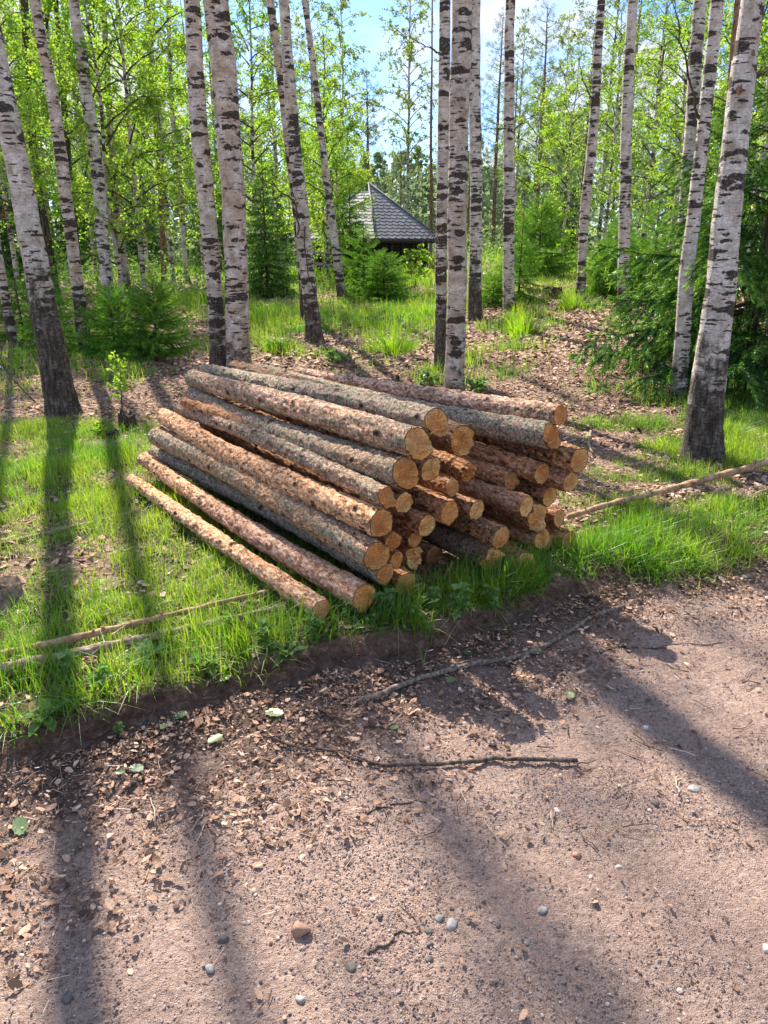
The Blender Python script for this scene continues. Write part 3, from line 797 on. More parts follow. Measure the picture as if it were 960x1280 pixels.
def make_log(i, f, e, r, rb, li, pk, label, end, visible, back_seen=True):
    g = rs(900 + i)
    L = np.linalg.norm(e - f)
    root = thing('pine_log', label, 'log', tuple(f), 'pine logs in the roadside stack')
    z = unit(e - f); up = np.array([0, 0, 1.0]); x = unit(np.cross(up, z)); y = np.cross(z, x)
    Mx = Matrix(((x[0], y[0], z[0], f[0]), (x[1], y[1], z[1], f[1]), (x[2], y[2], z[2], f[2]), (0, 0, 0, 1)))
    root.matrix_world = Mx
    n = 300 if visible else 100; s = 72 if visible else 44
    t = np.linspace(0, 1, n); Z = t * L
    bend = .012 * np.sin(t * math.pi * 1.0) * g.normal(size=(2, 1)) * 1.9 + .006 * np.sin(t * math.pi * 2.3) * g.normal(size=(2, 1)) * t
    th = np.linspace(0, 2 * np.pi, s, endpoint=False)
    TH, ZZ = np.meshgrid(th, Z); RR = (r + (rb - r) * (ZZ / L)) * (1 + .055 * fbm(np.cos(TH) * 1.1, np.sin(TH) * 1.1, ZZ * 1.8, seed=i, oct=2))
    cx, cy = np.cos(TH), np.sin(TH)
    fl = fbm(cx * r * 32, cy * r * 32, ZZ * 18, seed=100 + i, oct=4)
    flk = np.clip((fl - .15) * 5, 0, 1)
    RR = RR + .0042 * flk + .0036 * fbm(cx * r * 90, cy * r * 90, ZZ * 60, seed=200 + i, oct=2)
    kn = np.zeros_like(RR)
    nk = int(g.uniform(16, 30))
    for k in range(nk):
        # knots come in whorls
        zk = g.choice([.25, .55, .9, 1.25, 1.6, 1.95, 2.25]) + g.normal() * .10; ak = g.uniform(0, 6.283)
        da = (TH - ak + math.pi) % (2 * math.pi) - math.pi
        w = g.uniform(.006, .013)
        e2 = (da * r / w) ** 2 + ((ZZ - zk) / (w * 1.2)) ** 2
        b = np.exp(-e2); RR = RR + b * g.uniform(.004, .011); kn = np.maximum(kn, np.exp(-e2 * .45) * g.uniform(.55, 1))
    V = np.stack([bend[0][:, None] + RR * cx, bend[1][:, None] + RR * cy, ZZ], -1)
    i0 = np.arange(n - 1)[:, None] * s; j = np.arange(s)[None]; k = (j + 1) % s
    F = np.stack([i0 + j, i0 + s + j, i0 + s + k, i0 + k], -1).reshape(-1, 4)
    # slightly oblique saw cut
    tilt = g.normal(size=2) * (.05 if end == 0 else .12)
    if end == 1: tilt = np.array([g.normal() * .05, .25])
    ek = np.exp(-ZZ / .12)
    V[..., 2] += ek * (tilt[0] * V[..., 0] + tilt[1] * V[..., 1])
    if end == 2: V[..., 2] += ek * (.018 * fbm(cx * 2, cy * 2, seed=i, oct=3))
    ring = V[0].copy()
    me = mesh_np('bark', V.reshape(-1, 3), F, [M['log_bark']], attrs={'rnd': kn.ravel()})
    o = obj('bark', me, root); o.color = (li, pk, 0 if visible is True and back_seen else .85, 1)  # blue: painted gap shade on logs whose back end is hidden
    # sawn ends
    for which, rg, sgn in ((0, V[0], -1), (1, V[-1], 1)):
        nr = 14 if which == 0 else 3
        c = rg.mean(0); fr = np.linspace(0, 1, nr + 1)[1:] ** .8
        VV = [c]; rn = [0]
        P = c[None, None] + (rg - c)[None] * fr[:, None, None]
        if which == 0:
            h = .0025 * vnoise(P[..., 0] * 160, P[..., 1] * 40, seed=i)
            if end == 1:   # felling hinge: a raised torn strip and a step
                lv = P[..., 1] + .10 * r * vnoise(P[..., 0] * 60, P[..., 0] * 0, seed=3 + i) + .35 * r
                h = h - .020 * sstep(.10 * r, -.04 * r, lv) + .0 * h
                h = h - .020 * np.exp(-(lv / (.09 * r)) ** 2) * (.6 + .6 * vnoise(P[..., 0] * 150, P[..., 1] * 0, seed=9 + i))
            if end == 2:
                h = h + .020 * fbm(P[..., 0] / r * 1.6, P[..., 1] / r * 1.6, seed=30 + i, oct=4)
            P[..., 2] += h * sstep(1.0, .9, fr)[:, None]
        V2 = np.concatenate([c[None] + [[0, 0, 0]], P.reshape(-1, 3)])
        T = np.stack([np.zeros(s, int), 1 + (np.arange(s) + 1) % s, 1 + np.arange(s)], -1)
        a = np.arange(nr - 1)[:, None] * s + 1; jj = np.arange(s)[None]; kk = (jj + 1) % s
        Q = np.stack([a + jj, a + kk, a + s + kk, a + s + jj], -1).reshape(-1, 4)
        if sgn > 0: T = T[:, ::-1]; Q = Q[:, ::-1]
        m2 = mesh_np('sawn_end', V2, [Q, T], [M['cut']], attrs={'rnd': np.concatenate([[0], np.repeat(fr, s)])})
        obj('sawn_end', m2, root)
    if end == 1:   # loose splinters
        for k in range(2):
            a = Acc(); y0 = -.35 * r + g.normal() * .06 * r
            x0, x1 = (-.75 * r, g.uniform(.5, 1.1) * r) if k == 0 else (g.uniform(-.3, .2) * r, 1.15 * r)
            P = np.stack([np.linspace(x0, x1, 7), y0 + .12 * r * np.linspace(-1, 1, 7) * g.normal() + 0 * np.linspace(0, 1, 7), -.014 - .010 * k - .012 * np.linspace(0, 1, 7)], 1)
            add_tube(a, P, np.array([.2, .7, 1, 1, .9, .6, .15]) * .006, 6, .4, 0, .3, i + k, .5)
            obj('splinter', a.mesh('splinter', [M['cut']], False), root)
    return root
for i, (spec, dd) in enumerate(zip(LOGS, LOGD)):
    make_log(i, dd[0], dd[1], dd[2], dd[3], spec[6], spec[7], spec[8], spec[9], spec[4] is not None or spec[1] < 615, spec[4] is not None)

# ------------------------------------------------------------------ birch trees
CROWN = [birch_crown(300 + k, H=7.5, z0=0.0, Rm=1.9, nl=13, ntw=5, per=8, size=.06).mesh('crown', [M['twig'], M['leaf']], False) for k in range(3)]

CROWN += [birch_crown(310 + k, H=7.5, z0=0.0, Rm=2.1, nl=20, ntw=9, per=20, size=.066).mesh('crown', [M['twig'], M['leaf']], False) for k in range(2)]

def px_tree(pts, label, butt=.45, brown=.2, seed=0, base=None, height=19.0, crown=True, branches=(), mat='birch_bark', kind='birch_tree', cat='birch tree', group='birches around the log stack', Y=None, cz=12.0):
    """pts: (px, py, width px) from the foot up"""
    b = gpt(pts[0][0], pts[0][1]) if Y is None else at_depth(pts[0][0], pts[0][1], Y)
    Y = b[1]
    if abs(b[2] - float(ground(b[0], b[1]))) > .01:
        b = np.array([b[0], b[1], float(ground(b[0], b[1]))])
    P = [np.array([0, 0, -.12]), np.zeros(3)]; rad = []
    w0 = pts[0][2] / FPX * Y / ray(pts[0][0], pts[0][1])[1] * .5
    rad += [w0, w0]
    for (x, y, w) in pts[1:]:
        p = at_depth(x, y, Y); t = Y / ray(x, y)[1]
        P.append(p - b); rad.append(w / FPX * t * .5)
    top = P[-1]; dirv = unit(P[-1] - P[-2])
    z = top[2]; k = 1
    rr = rad[-1]
    hh = max(height, z + 3)
    steps = np.linspace(z, hh, 5)[1:]
    cur = top.copy()
    for q, zz in enumerate(steps):
        dz = zz - cur[2]; fade = .6 ** (q + 1)
        cur = cur + np.array([dirv[0] / max(dirv[2], .3) * dz * fade, dirv[1] / max(dirv[2], .3) * dz * fade, dz])
        P.append(cur.copy()); rad.append(rr * (1 - ((zz - z) / (hh - z)) ** 1.4 * .93))
    root = thing(kind, label, cat, tuple(b), group)
    tr = obj('trunk', trunk_mesh(P, rad, 'trunk', mat, seed=seed), root); tr.color = (butt, brown, 0, 1)
    if crown:
        # crown sits on the upper trunk
        C = spline(np.array(P), 120); j = np.argmin(abs(C[:, 2] - cz))
        o = obj('crown', CROWN[3 + seed % 2] if seed in (4, 5, 7, 32) else CROWN[seed % 3], root, tuple(C[j])); o.rotation_euler = (0, 0, seed * 1.7)
        s = (hh - cz) / 7.5; o.scale = (.85, .85, s)
    for br in branches:
        a = Acc(); Q = [at_depth(x, y, Y + dy) - b for x, y, dy in br]
        S = spline(Q, 14); S = S + rs(seed).normal(size=S.shape) * .008
        L = np.linalg.norm(S[-1] - S[0])
        add_tube(a, S, np.linspace(.013, .003, 14), 6, .3, 0, .2, seed)
        g = rs(seed + 5)
        for q in range(7):   # twiglets with a few leaves
            j = g.randint(4, 13); d = unit(unit(S[-1] - S[0]) + g.normal(size=3) * .7); l = g.uniform(.12, .4)
            add_tube(a, S[j] + d * l * np.linspace(0, 1, 4)[:, None] + np.array([0, 0, -.1 * l]) * np.linspace(0, 1, 4)[:, None] ** 2, np.linspace(.004, .0015, 4), 4, .3, 0)
        obj('branch', a.mesh('branch', [M['twig']]), root)
    return root, b, P

TREES = [
 dict(pts=[(80, 518, 40), (58, 400, 33), (38, 290, 30), (16, 175, 28), (-16, 0, 24)], label='thick leaning birch at the left with a dark fissured lower trunk', butt=.72, brown=.15, seed=1),
 dict(pts=[(24, 436, 15), (12, 400, 12), (-2, 320, 10), (-28, 150, 9)], label='thin birch at the far left edge behind the thick leaning one', butt=.25, brown=.6, seed=2),
 dict(pts=[(109, 442, 20), (102, 400, 16), (90, 300, 15), (77, 200, 15), (60, 90, 14), (43, 0, 13)], label='slim brownish birch standing in front of the left spruce bushes', butt=.35, brown=.9, seed=3),
 dict(pts=[(133, 358, 17), (131, 330, 15), (124, 240, 15), (117, 175, 15), (103, 80, 14), (91, 0, 13)], label='slim white birch rising behind the left spruce bushes', butt=.3, brown=.2, seed=4, Y=14.0, branches=[[(118, 150, 0), (95, 120, -.2), (68, 80, -.4)], [(112, 130, 0), (140, 60, .2), (150, 40, .3)]]),
 dict(pts=[(274, 462, 24), (270, 390, 20), (260, 270, 21), (247, 150, 22), (239, 0, 20)], label='left trunk of the close birch pair behind the stack', butt=.30, brown=.25, seed=5),
 dict(pts=[(299, 466, 31), (296, 390, 29), (292, 270, 29), (285, 150, 31), (276, 60, 31), (268, 0, 31)], label='thicker right trunk of the close birch pair behind the stack', butt=.15, brown=.75, seed=7),
 dict(pts=[(393, 426, 22), (388, 370, 18), (380, 290, 17), (370, 200, 16), (362, 100, 15), (355, 0, 13)], label='birch left of the hut with a crooked bare branch on its left side', butt=.32, brown=.35, seed=8,
      branches=[[(376, 262, 0), (352, 240, -.2), (325, 222, -.4), (302, 213, -.5)], [(374, 300, 0), (370, 258, -.3), (366, 240, -.35)], [(378, 260, 0), (384, 330, -.25), (396, 385, -.3)]]),
 dict(pts=[(383, 405, 14), (376, 300, 13), (366, 220, 11), (352, 110, 10), (338, 0, 10)], label='thinner brown birch close behind the birch left of the hut', butt=.3, brown=1.0, seed=9, Y=12.9,
      branches=[[(362, 105, 0), (340, 115, 0), (302, 121, 0)], [(358, 100, 0), (335, 75, .2), (300, 45, .3)]]),
 dict(pts=[(428, 364, 13), (424, 345, 11), (414, 270, 9.5), (405, 200, 9), (394, 100, 8), (381, 0, 7)], label='slender birch just left of the hut roof', butt=.25, brown=.5, seed=10, Y=16.0),
 dict(pts=[(549, 460, 15), (551, 390, 14), (553, 270, 15), (555, 150, 15), (557, 0, 14)], label='darker thin birch half hidden behind the central birch', butt=.45, brown=.3, seed=11, branches=[[(553, 68, 0), (540, 62, -.2), (520, 50, -.3)]]),
 dict(pts=[(568, 490, 24), (570, 390, 24), (571, 270, 24), (573, 150, 25), (577, 0, 26)], label='central birch trunk rising right behind the log stack', butt=.0, brown=.65, seed=13, branches=[[(566, 290, 0), (548, 288, -.2), (535, 290, -.3)]]),
 dict(pts=[(596, 352, 18), (595, 300, 15), (594, 200, 15), (594, 100, 15), (594, 0, 13)], label='white birch just right of the central birch, dark at its foot', butt=.45, brown=.1, seed=14, Y=13.0),
 dict(pts=[(636, 388, 15), (636, 340, 14), (636, 250, 14), (637, 120, 13), (638, 0, 12)], label='straight birch with a bare side twig standing on the mound, right of centre', butt=.15, brown=.2, seed=16, branches=[[(636, 160, 0), (622, 161, -.2), (604, 161, -.3)], [(638, 165, 0), (658, 150, .2), (672, 142, .3)]]),
 dict(pts=[(726, 354, 13), (727, 330, 11), (732, 250, 12), (740, 175, 12), (747, 80, 11), (752, 0, 10)], label='slender birch leaning right among the young spruces', butt=.1, brown=.4, seed=17, Y=14.0, branches=[[(741, 130, 0), (727, 90, -.2), (722, 60, -.3)]]),
 dict(pts=[(780, 394, 17), (780, 350, 14), (781, 250, 14), (782, 175, 14), (786, 80, 13), (791, 0, 12)], label='straight white birch left of the big spruce', butt=.25, brown=.15, seed=19),
 dict(pts=[(847, 498, 21), (853, 430, 19), (858, 350, 18), (867, 270, 17), (875, 200, 16), (886, 100, 16), (897, 0, 16)], label='slim birch in front of the big spruce', butt=.2, brown=.1, seed=20, branches=[[(874, 150, 0), (860, 90, -.3), (848, 30, -.5), (836, -20, -.6)]]),
 dict(pts=[(849, 430, 14), (853, 330, 14), (857, 240, 14), (862, 180, 15), (868, 90, 16), (876, 0, 16)], label='birch half hidden by the big spruce, left of the slim one', butt=.2, brown=.3, seed=22, Y=10.2),
 dict(pts=[(877, 574, 48), (884, 500, 43), (897, 390, 37), (908, 280, 34), (920, 175, 31), (932, 80, 30), (943, 0, 28)], label='thickest birch at the right edge with two reddish bark scars', butt=.45, brown=.1, seed=23, branches=[[(928, 110, 0), (945, 98, .1), (975, 80, .2)]]),
 dict(pts=[(948, 400, 10), (951, 330, 9), (955, 230, 9), (962, 100, 8), (968, 0, 8)], label='thin birch at the far right edge behind the big spruce', butt=.2, brown=.3, seed=25, Y=13.0),
]
tree_at = {}
for d in TREES:
    root, b, P = px_tree(**d); tree_at[d['seed']] = (root, b, P)

# reddish scars on the thick right birch
root, b, P = tree_at[23]
for (px, py, cpx, tw, w, h) in [(924, 115, 927.5, 30.6, 6, 11), (940, 70, 933, 29.8, 5, 7)]:
    Y = b[1]; t = Y / ray(px, py)[1]; r = tw / FPX * t * .5 * 1.02
    c = at_depth(cpx, py, Y); p = at_depth(px, py, Y - r * .9); g = rs(px)
    th = np.linspace(0, 2 * np.pi, 16, endpoint=False); rr = 1 + .15 * g.normal(size=16)
    X = p[0] - c[0] + w / FPX * t * .5 * np.sign(np.cos(th)) * np.abs(np.cos(th)) ** .6 * rr; Z = h / FPX * t * .5 * np.sign(np.sin(th)) * np.abs(np.sin(th)) ** .6 * rr
    X = np.concatenate([X, [p[0] - c[0]]]); Z = np.concatenate([Z, [0]])
    X = np.clip(X, -r * .93, r * .93)
    yy = -np.sqrt(r * r - X * X) - .004
    V = np.stack([c[0] - b[0] + X, yy, c[2] - b[2] + Z], 1)
    T = np.stack([np.arange(16), (np.arange(16) + 1) % 16, np.full(16, 16)], 1)
    obj('bark_scar', mesh_np('bark_scar', V, T, [M['pine_bark']]), root)

# dark and reddish trunks further back (hand placed)
px_tree(pts=[(70, 372, 13), (60, 310, 12), (48, 240, 11), (38, 150, 10), (30, 0, 9)], label='dark bare pine trunk behind the thick leaning birch', seed=31, mat='dark_bark', kind='pine_tree', cat='pine tree', group='trees of the wood behind', crown=True, Y=17, height=20.5, cz=14.5)
px_tree(pts=[(160, 360, 10), (155, 330, 9), (146, 250, 9), (139, 170, 8), (132, 60, 7), (128, 0, 7)], label='thin light brown birch right of the white one at the left bushes', seed=32, brown=1.0, butt=.2, group='trees of the wood behind', Y=18, height=20.5, cz=14.5)
px_tree(pts=[(236, 360, 7), (232, 330, 6), (226, 250, 6), (216, 140, 5), (210, 0, 5)], label='very thin birch in the gap left of the birch pair', seed=33, brown=.2, butt=.1, group='trees of the wood behind', Y=22)
px_tree(pts=[(893, 330, 8), (898, 240, 8), (906, 170, 7.5), (915, 80, 7), (922, 0, 7)], label='thin orange barked pine between the two right birches', seed=34, mat='pine_bark', kind='pine_tree', cat='pine tree', group='trees of the wood behind', crown=False, Y=11.5)
px_tree(pts=[(538, 330, 4), (539, 250, 4), (539, 150, 3), (540, 60, 2)], label='thin reddish pine stem right behind the hut roof', seed=35, mat='pine_bark', kind='pine_tree', cat='pine tree', group='trees of the wood behind', crown=False, Y=33)
px_tree(pts=[(98, 350, 9), (94, 290, 8), (86, 210, 8), (78, 100, 7), (70, 0, 6)], label='dark slender trunk left of the white birch by the bushes', seed=36, mat='dark_bark', kind='pine_tree', cat='pine tree', group='trees of the wood behind', Y=19, height=20.5, cz=15)
px_tree(pts=[(205, 360, 7), (203, 280, 7), (198, 200, 6), (190, 100, 6), (184, 0, 5)], label='thin reddish pine stem left of the birch pair', seed=37, mat='pine_bark', kind='pine_tree', cat='pine tree', group='trees of the wood behind', crown=False, Y=21)

# ------------------------------------------------------------------ background woods
def young_birch_variant(seed, H, z0, Rm, nl, ntw, per, size, leaf, r0):
    cr = birch_crown(seed, H=H, z0=z0, Rm=Rm, nl=nl, ntw=ntw, per=per, size=size).mesh('crown', [M['twig'], M[leaf]], False)
    g = rs(seed); n = 7
    P = np.stack([g.normal(size=n).cumsum() * .03, g.normal(size=n).cumsum() * .03, np.linspace(-.1, H, n)], 1); P[:2, :2] = 0
    tr = trunk_mesh(P, np.linspace(r0, .01, n), 'trunk', 'birch_bark', 12, .15, seed)
    return tr, cr
YB = [young_birch_variant(401, 6.5, .9, 1.45, 30, 11, 46, .055, 'leaf', .05),
      young_birch_variant(402, 8.5, 1.6, 1.75, 34, 11, 46, .058, 'leaf', .065),
      young_birch_variant(403, 5.0, .6, 1.2, 27, 10, 46, .052, 'leaf', .04)]
TB = [young_birch_variant(411, 13, 3.0, 2.0, 56, 9, 22, .10, 'leaf_far_hazed', .10),
      young_birch_variant(412, 11, 2.0, 1.7, 50, 9, 22, .10, 'leaf_far_hazed', .08)]
def pine_variant(seed, H, z0, Rm, nl):
    cr = pine_crown(seed, H, z0, Rm, nl).mesh('crown', [M['twig'], M['needle_pine']], False)
    tr = trunk_mesh([(0, 0, -.1), (0, 0, 0), (.03, .02, H * .5), (0, 0, H)], [.10, .10, .07, .01], 'trunk', 'pine_bark', 12, .15, seed)
    return tr, cr
PN = [pine_variant(421, 10, 1.6, 1.7, 60), pine_variant(422, 8, .8, 1.6, 54)]
def spruce_variant(seed, H, Rb, whorls, per, ns, needles, nl, w, mat, r0, **k):
    cr = spruce_crown(seed, H, Rb, .05, whorls, per, ns, needles, nl, w, **k).mesh('crown', [M['twig'], M[mat]], False)
    tr = trunk_mesh([(0, 0, -.1), (0, 0, 0), (0, 0, H * .5), (0, 0, H)], [r0, r0, r0 * .6, .004], 'trunk', 'dark_bark', 10, .1, seed)
    return tr, cr
SF = spruce_variant(431, 7.0, 1.9, 24, 6, 12, 60, .10, .012, 'needle', .09)

def plant(kind, label, cat, variant, x, y, s, rz, group, sz=None):
    root = thing(kind, label, cat, (x, y, float(ground(x, y)) - .02), group, rz, s)
    if sz: root.scale = (s, s, sz)
    obj('trunk', variant[0], root).color = (.1, .35, 0, 1)
    obj('crown', variant[1], root)
    return root

def place(px, Y, v, s, kind, cat, label, group, rz=None, sz=None):
    d = ray(px, 340); x = d[0] / d[1] * Y
    return plant(kind, label, cat, v, x, Y, s, rz if rz is not None else (px * 1.37 + Y) % 6.28, group, sz)

g_ = rs(77)
for (px, Y, v, s) in [(-40, 13, 1, 1.0), (35, 15.5, 0, 1.05), (95, 17.5, 1, 1), (150, 14.5, 2, 1.15), (178, 17, 0, 1.15), (215, 19.5, 1, 1), (255, 23, 0, 1.1), (20, 21, 1, 1.0),
                      (325, 17.5, 0, 1.0), (350, 23, 2, 1.1), (410, 21, 2, 1.15), (418, 22.5, 2, .85), (405, 25, 0, .8), (-60, 19, 1, 1.1), (432, 24, 2, .85), (60, 24, 1, 1.05), (185, 24, 1, 1.0), (120, 20, 0, 1.1), (424, 21.5, 2, .78)]:
    place(px, Y, YB[v], s, 'birch_tree', 'birch tree', 'young leafy birch in the sunlit wood on the left', 'young birches in the wood on the left')
for (px, Y, v, s) in [(752, 21, 0, .9), (700, 24, 2, 1.1), (800, 22, 0, 1.05), (835, 18, 0, 1.05), (905, 15, 1, .95), (965, 17, 1, 1.05), (930, 22, 1, 1.0), (990, 13, 2, .95), (660, 28, 2, 1.1)]:
    place(px, Y, YB[v], s, 'birch_tree', 'birch tree', 'young leafy birch in the wood behind the big spruce', 'young birches in the wood on the right')
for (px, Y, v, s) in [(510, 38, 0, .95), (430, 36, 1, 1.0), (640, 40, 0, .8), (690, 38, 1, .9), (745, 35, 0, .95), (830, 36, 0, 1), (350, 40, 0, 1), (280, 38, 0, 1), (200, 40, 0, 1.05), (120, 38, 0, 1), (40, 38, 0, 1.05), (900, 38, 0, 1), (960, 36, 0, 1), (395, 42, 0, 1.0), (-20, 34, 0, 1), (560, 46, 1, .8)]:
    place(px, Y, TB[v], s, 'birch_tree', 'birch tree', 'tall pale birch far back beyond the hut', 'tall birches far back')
for (px, Y, v, s) in [(615, 33, 0, .85), (665, 30, 1, 1.0), (720, 31, 1, 1), (770, 29, 0, .9), (460, 34, 1, .9), (585, 36, 1, .85), (15, 27, 0, 1), (-10, 16, 0, .95), (70, 31, 0, 1), (150, 31, 1, 1.1), (235, 33, 0, 1), (300, 34, 1, 1.1), (860, 30, 0, 1), (920, 30, 0, 1), (500, 36, 1, .6), (375, 33, 1, .95), (635, 37, 0, .75), (800, 33, 1, 1.1)]:
    place(px, Y, PN[v], s, 'pine_tree', 'pine tree', 'grey green pine in the back of the wood', 'pines in the back of the wood')
for (px, Y, s) in [(20, 24, .8), (270, 29, .7), (438, 22, .40), (700, 34, .7), (880, 26, .8), (345, 31, .6), (180, 33, .8), (960, 25, .9), (100, 28, .7)]:
    place(px, Y, SF, s, 'spruce_tree', 'spruce tree', 'dark spruce standing deep in the wood', 'spruces deep in the wood')

# far-off wood: one mass
def far_wood():
    acc = Acc(); g = rs(88)
    n = 230
    for i in range(n):
        a = g.uniform(-.85, .85); Y = g.uniform(48, 85); x = math.tan(a) * Y * .9; z0 = float(ground(x, Y))
        H = g.uniform(5.5, 10) * (Y / 60) * (.72 if abs(x / Y - .05) < .12 else 1.05); rb = g.uniform(1.2, 2.4)
        m = 340; u = g.uniform(0, 1, m) ** .8; th = g.uniform(0, 6.283, m)
        rr = rb * (1 - u) ** .7 * np.sqrt(g.uniform(0.1, 1, m)) if i % 2 else rb * np.sin(np.pi * np.clip(u * .9 + .08, 0, 1)) * np.sqrt(g.uniform(0.1, 1, m))
        C = np.stack([x + rr * np.cos(th), Y + rr * np.sin(th), z0 + u * H], 1)
        V, F, r = leaves(C, .42, g, .2, np.clip(g.normal(.3 + .4 * g.uniform(), .2, m), 0, 1))
        acc.add(V, F, r, 0)
        add_tube(acc, [(x, Y, z0 - .2), (x, Y, z0 + H * .9)], [.12, .02], 5, .2, 1)
    # low undergrowth skirt
    m = 26000; a = g.uniform(-.9, .9, m); Y = 34 + 50 * g.uniform(0, 1, m) ** 1.2; x = np.tan(a) * Y * .9
    z = ground(x, Y) + g.exponential(.55, m)
    V, F, r = leaves(np.stack([x, Y, z], 1), .30, g, .1)
    acc.add(V, F, r, 0)
    o = obj('distant_forest', acc.mesh('distant_forest', [M['far_green_hazed'], M['dark_bark']], False)); o['kind'] = 'stuff'
    o['label'] = 'hazy far-off mixed wood closing the view'; o['category'] = 'forest'
far_wood()

# undergrowth saplings and heather-ish ground shrubs between the trunks: mass
def undergrowth():
    acc = Acc(); g = rs(89)
    m = 52000
    px = g.uniform(-200, 1160, m); Y = 15 + 20 * g.uniform(0, 1, m)
    d0 = (px - 480) / FPX; x = d0 * Y / 1.03
    dens = vnoise(x * .55, Y * .35, seed=90) + .55 * vnoise(x * 2, Y * 1.5, seed=91)
    hut_gap = (np.abs(x + 0.0) < 2.6) & (Y < 27)
    ok = (dens > .02) & ~((np.abs(px - 500) < 90) & (Y < 24))
    x, Y = x[ok], Y[ok]; hgt = (.15 + .9 * np.clip(dens[ok], 0, 1)) * sstep(14, 20, Y)
    z = ground(x, Y) + hgt * g.uniform(0, 1, len(x)) ** .8
    V, F, r = leaves(np.stack([x, Y, z], 1), .085, g, .1)
    acc.add(V, F, r, 0)
    o = obj('undergrowth', acc.mesh('undergrowth', [M['weed']], False)); o['kind'] = 'stuff'
undergrowth()

# ------------------------------------------------------------------ conifers near the camera
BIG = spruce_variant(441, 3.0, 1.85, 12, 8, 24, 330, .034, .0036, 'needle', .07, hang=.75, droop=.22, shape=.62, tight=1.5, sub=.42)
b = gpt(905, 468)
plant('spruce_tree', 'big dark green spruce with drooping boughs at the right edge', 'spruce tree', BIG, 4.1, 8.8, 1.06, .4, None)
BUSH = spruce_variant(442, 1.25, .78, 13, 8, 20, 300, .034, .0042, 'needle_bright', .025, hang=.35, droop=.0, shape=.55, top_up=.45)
BUSH2 = spruce_variant(443, 1.5, .62, 14, 7, 18, 260, .036, .0045, 'needle_bright', .025, hang=.4, droop=.1, shape=.7, top_up=.4)
def bush(px, py, v, s, sz, label, rz=0, name='spruce_sapling'):
    b = gpt(px, py)
    root = plant(name, label, 'young spruce', v, b[0], b[1], s, rz, 'young spruces among the birches', sz)
    return root
bush(145, 446, BUSH, .66, .72, 'left one of the two big spruce bushes behind the left birches', .3)
bush(198, 446, BUSH, .64, .76, 'right one of the two big spruce bushes behind the left birches', 1.9)
bush(72, 440, BUSH2, .8, .75, 'small yellowish spruce bush between the two leftmost birches', .8)
bush(30, 425, BUSH2, .8, .7, 'small spruce bush at the left edge behind the thin birch', 2.8)
bush(335, 372, SF, .42, .42, 'dark bluish green spruce left of the hut beside the picnic table', .5)
bush(455, 372, BUSH2, 1.05, .98, 'bright drooping young spruce left of the hut wall', 1.1)
bush(480, 376, BUSH, .9, .72, 'low dark rounded conifer in front of the hut', 2.2)
bush(616, 382, BUSH, .55, .45, 'low bright spruce shrub at the foot of the white birch', 2.5)
bush(648, 380, BUSH2, .85, 1.0, 'narrow young spruce beside the straight birch on the mound', .2)
bush(672, 345, BUSH, 1.1, 1.35, 'rounded bright green spruce on the slope right of the hut', 1.0)
bush(752, 372, BUSH, .6, .62, 'low yellow green spruce between the two slim birches on the right', .6)
bush(775, 372, BUSH2, 1.0, 1.0, 'young spruce behind the straight white birch', 1.6)
bush(812, 380, BUSH2, 1.1, 1.1, 'young spruce left of the big spruce', 2.6)
bush(765, 350, BUSH2, .9, .9, 'pale young spruce farther up the slope behind the straight white birch', 3.3)

# leafy sapling / small broadleaf plants -----------------------------
def sapling_mesh(seed, H, nb, size, spread=.3, per=16):
    g = rs(seed); acc = Acc()
    P = np.stack([g.normal(size=6).cumsum() * .012, g.normal(size=6).cumsum() * .012, np.linspace(-.03, H, 6)], 1); P[:, :2] -= P[0, :2]
    add_tube(acc, P, np.linspace(.006 + .003 * H, .002, 6), 5, .3, 0)
    C = []
    for i in range(nb):
        f = g.uniform(.3, 1); j = min(4, int(f * 5)); b = P[j] + (P[j + 1] - P[j]) * (f * 5 - j); a = g.uniform(0, 6.28); l = spread * g.uniform(.5, 1.1) * (1.15 - .5 * f)
        s = np.linspace(0, 1, 5)[:, None]
        Q = b + np.array([math.cos(a), math.sin(a), .55]) * l * s - np.array([0, 0, .35 * l]) * s ** 2
        add_tube(acc, Q, np.linspace(.003, .0012, 5), 3, .3, 0)
        n = per; u = g.uniform(.2, 1, n) * 4; jj = np.clip(u.astype(int), 0, 3)
        C.append(Q[jj] + (Q[jj + 1] - Q[jj]) * (u - jj)[:, None] + g.normal(size=(n, 3)) * .018)
    V, F, r = leaves(np.concatenate(C), size, g, .1)
    acc.add(V, F, r, 1)
    return acc
def leafy(px, py, seed, H, nb, size, label, spread=.3, per=16, mat='leaf', name='leafy_sapling', cat='sapling', group=None):
    b = gpt(px, py); root = thing(name, label, cat, tuple(b), group, seed)
    acc = sapling_mesh(seed, H, nb, size, spread, per)
    V, Q, T, r = acc.arrays(); qm = np.concatenate(acc.qm); tm = np.concatenate(acc.tm) if acc.T else np.zeros(0)
    # stem and leaves as two parts
    obj('stem', mesh_np('stem', V, [Q[qm == 0], T], [M['twig']]), root)
    obj('foliage', mesh_np('foliage', V, [Q[qm == 1]], [M[mat]], smooth=False, attrs={'rnd': r}), root)
leafy(153, 515, 501, .52, 15, .045, 'thin leafy rowan sapling beside the charred stump', .18, 12)
leafy(122, 548, 502, .16, 8, .04, 'low yellow green seedling between the thick left birch and the stump', .12, 12)
leafy(519, 368, 503, 1.0, 34, .08, 'bright leafy sapling in front of the hut wall', .42, 16)
leafy(705, 350, 504, 1.0, 20, .07, 'low bright sapling at the foot of the leaning slender birch', .35, 14)
leafy(300, 400, 505, .5, 12, .06, 'small leafy sapling just right of the birch pair', .25, 12)
leafy(690, 300, 506, 1.8, 26, .08, 'tall thin yellow green sapling on the slope right of the hut', .45, 14)
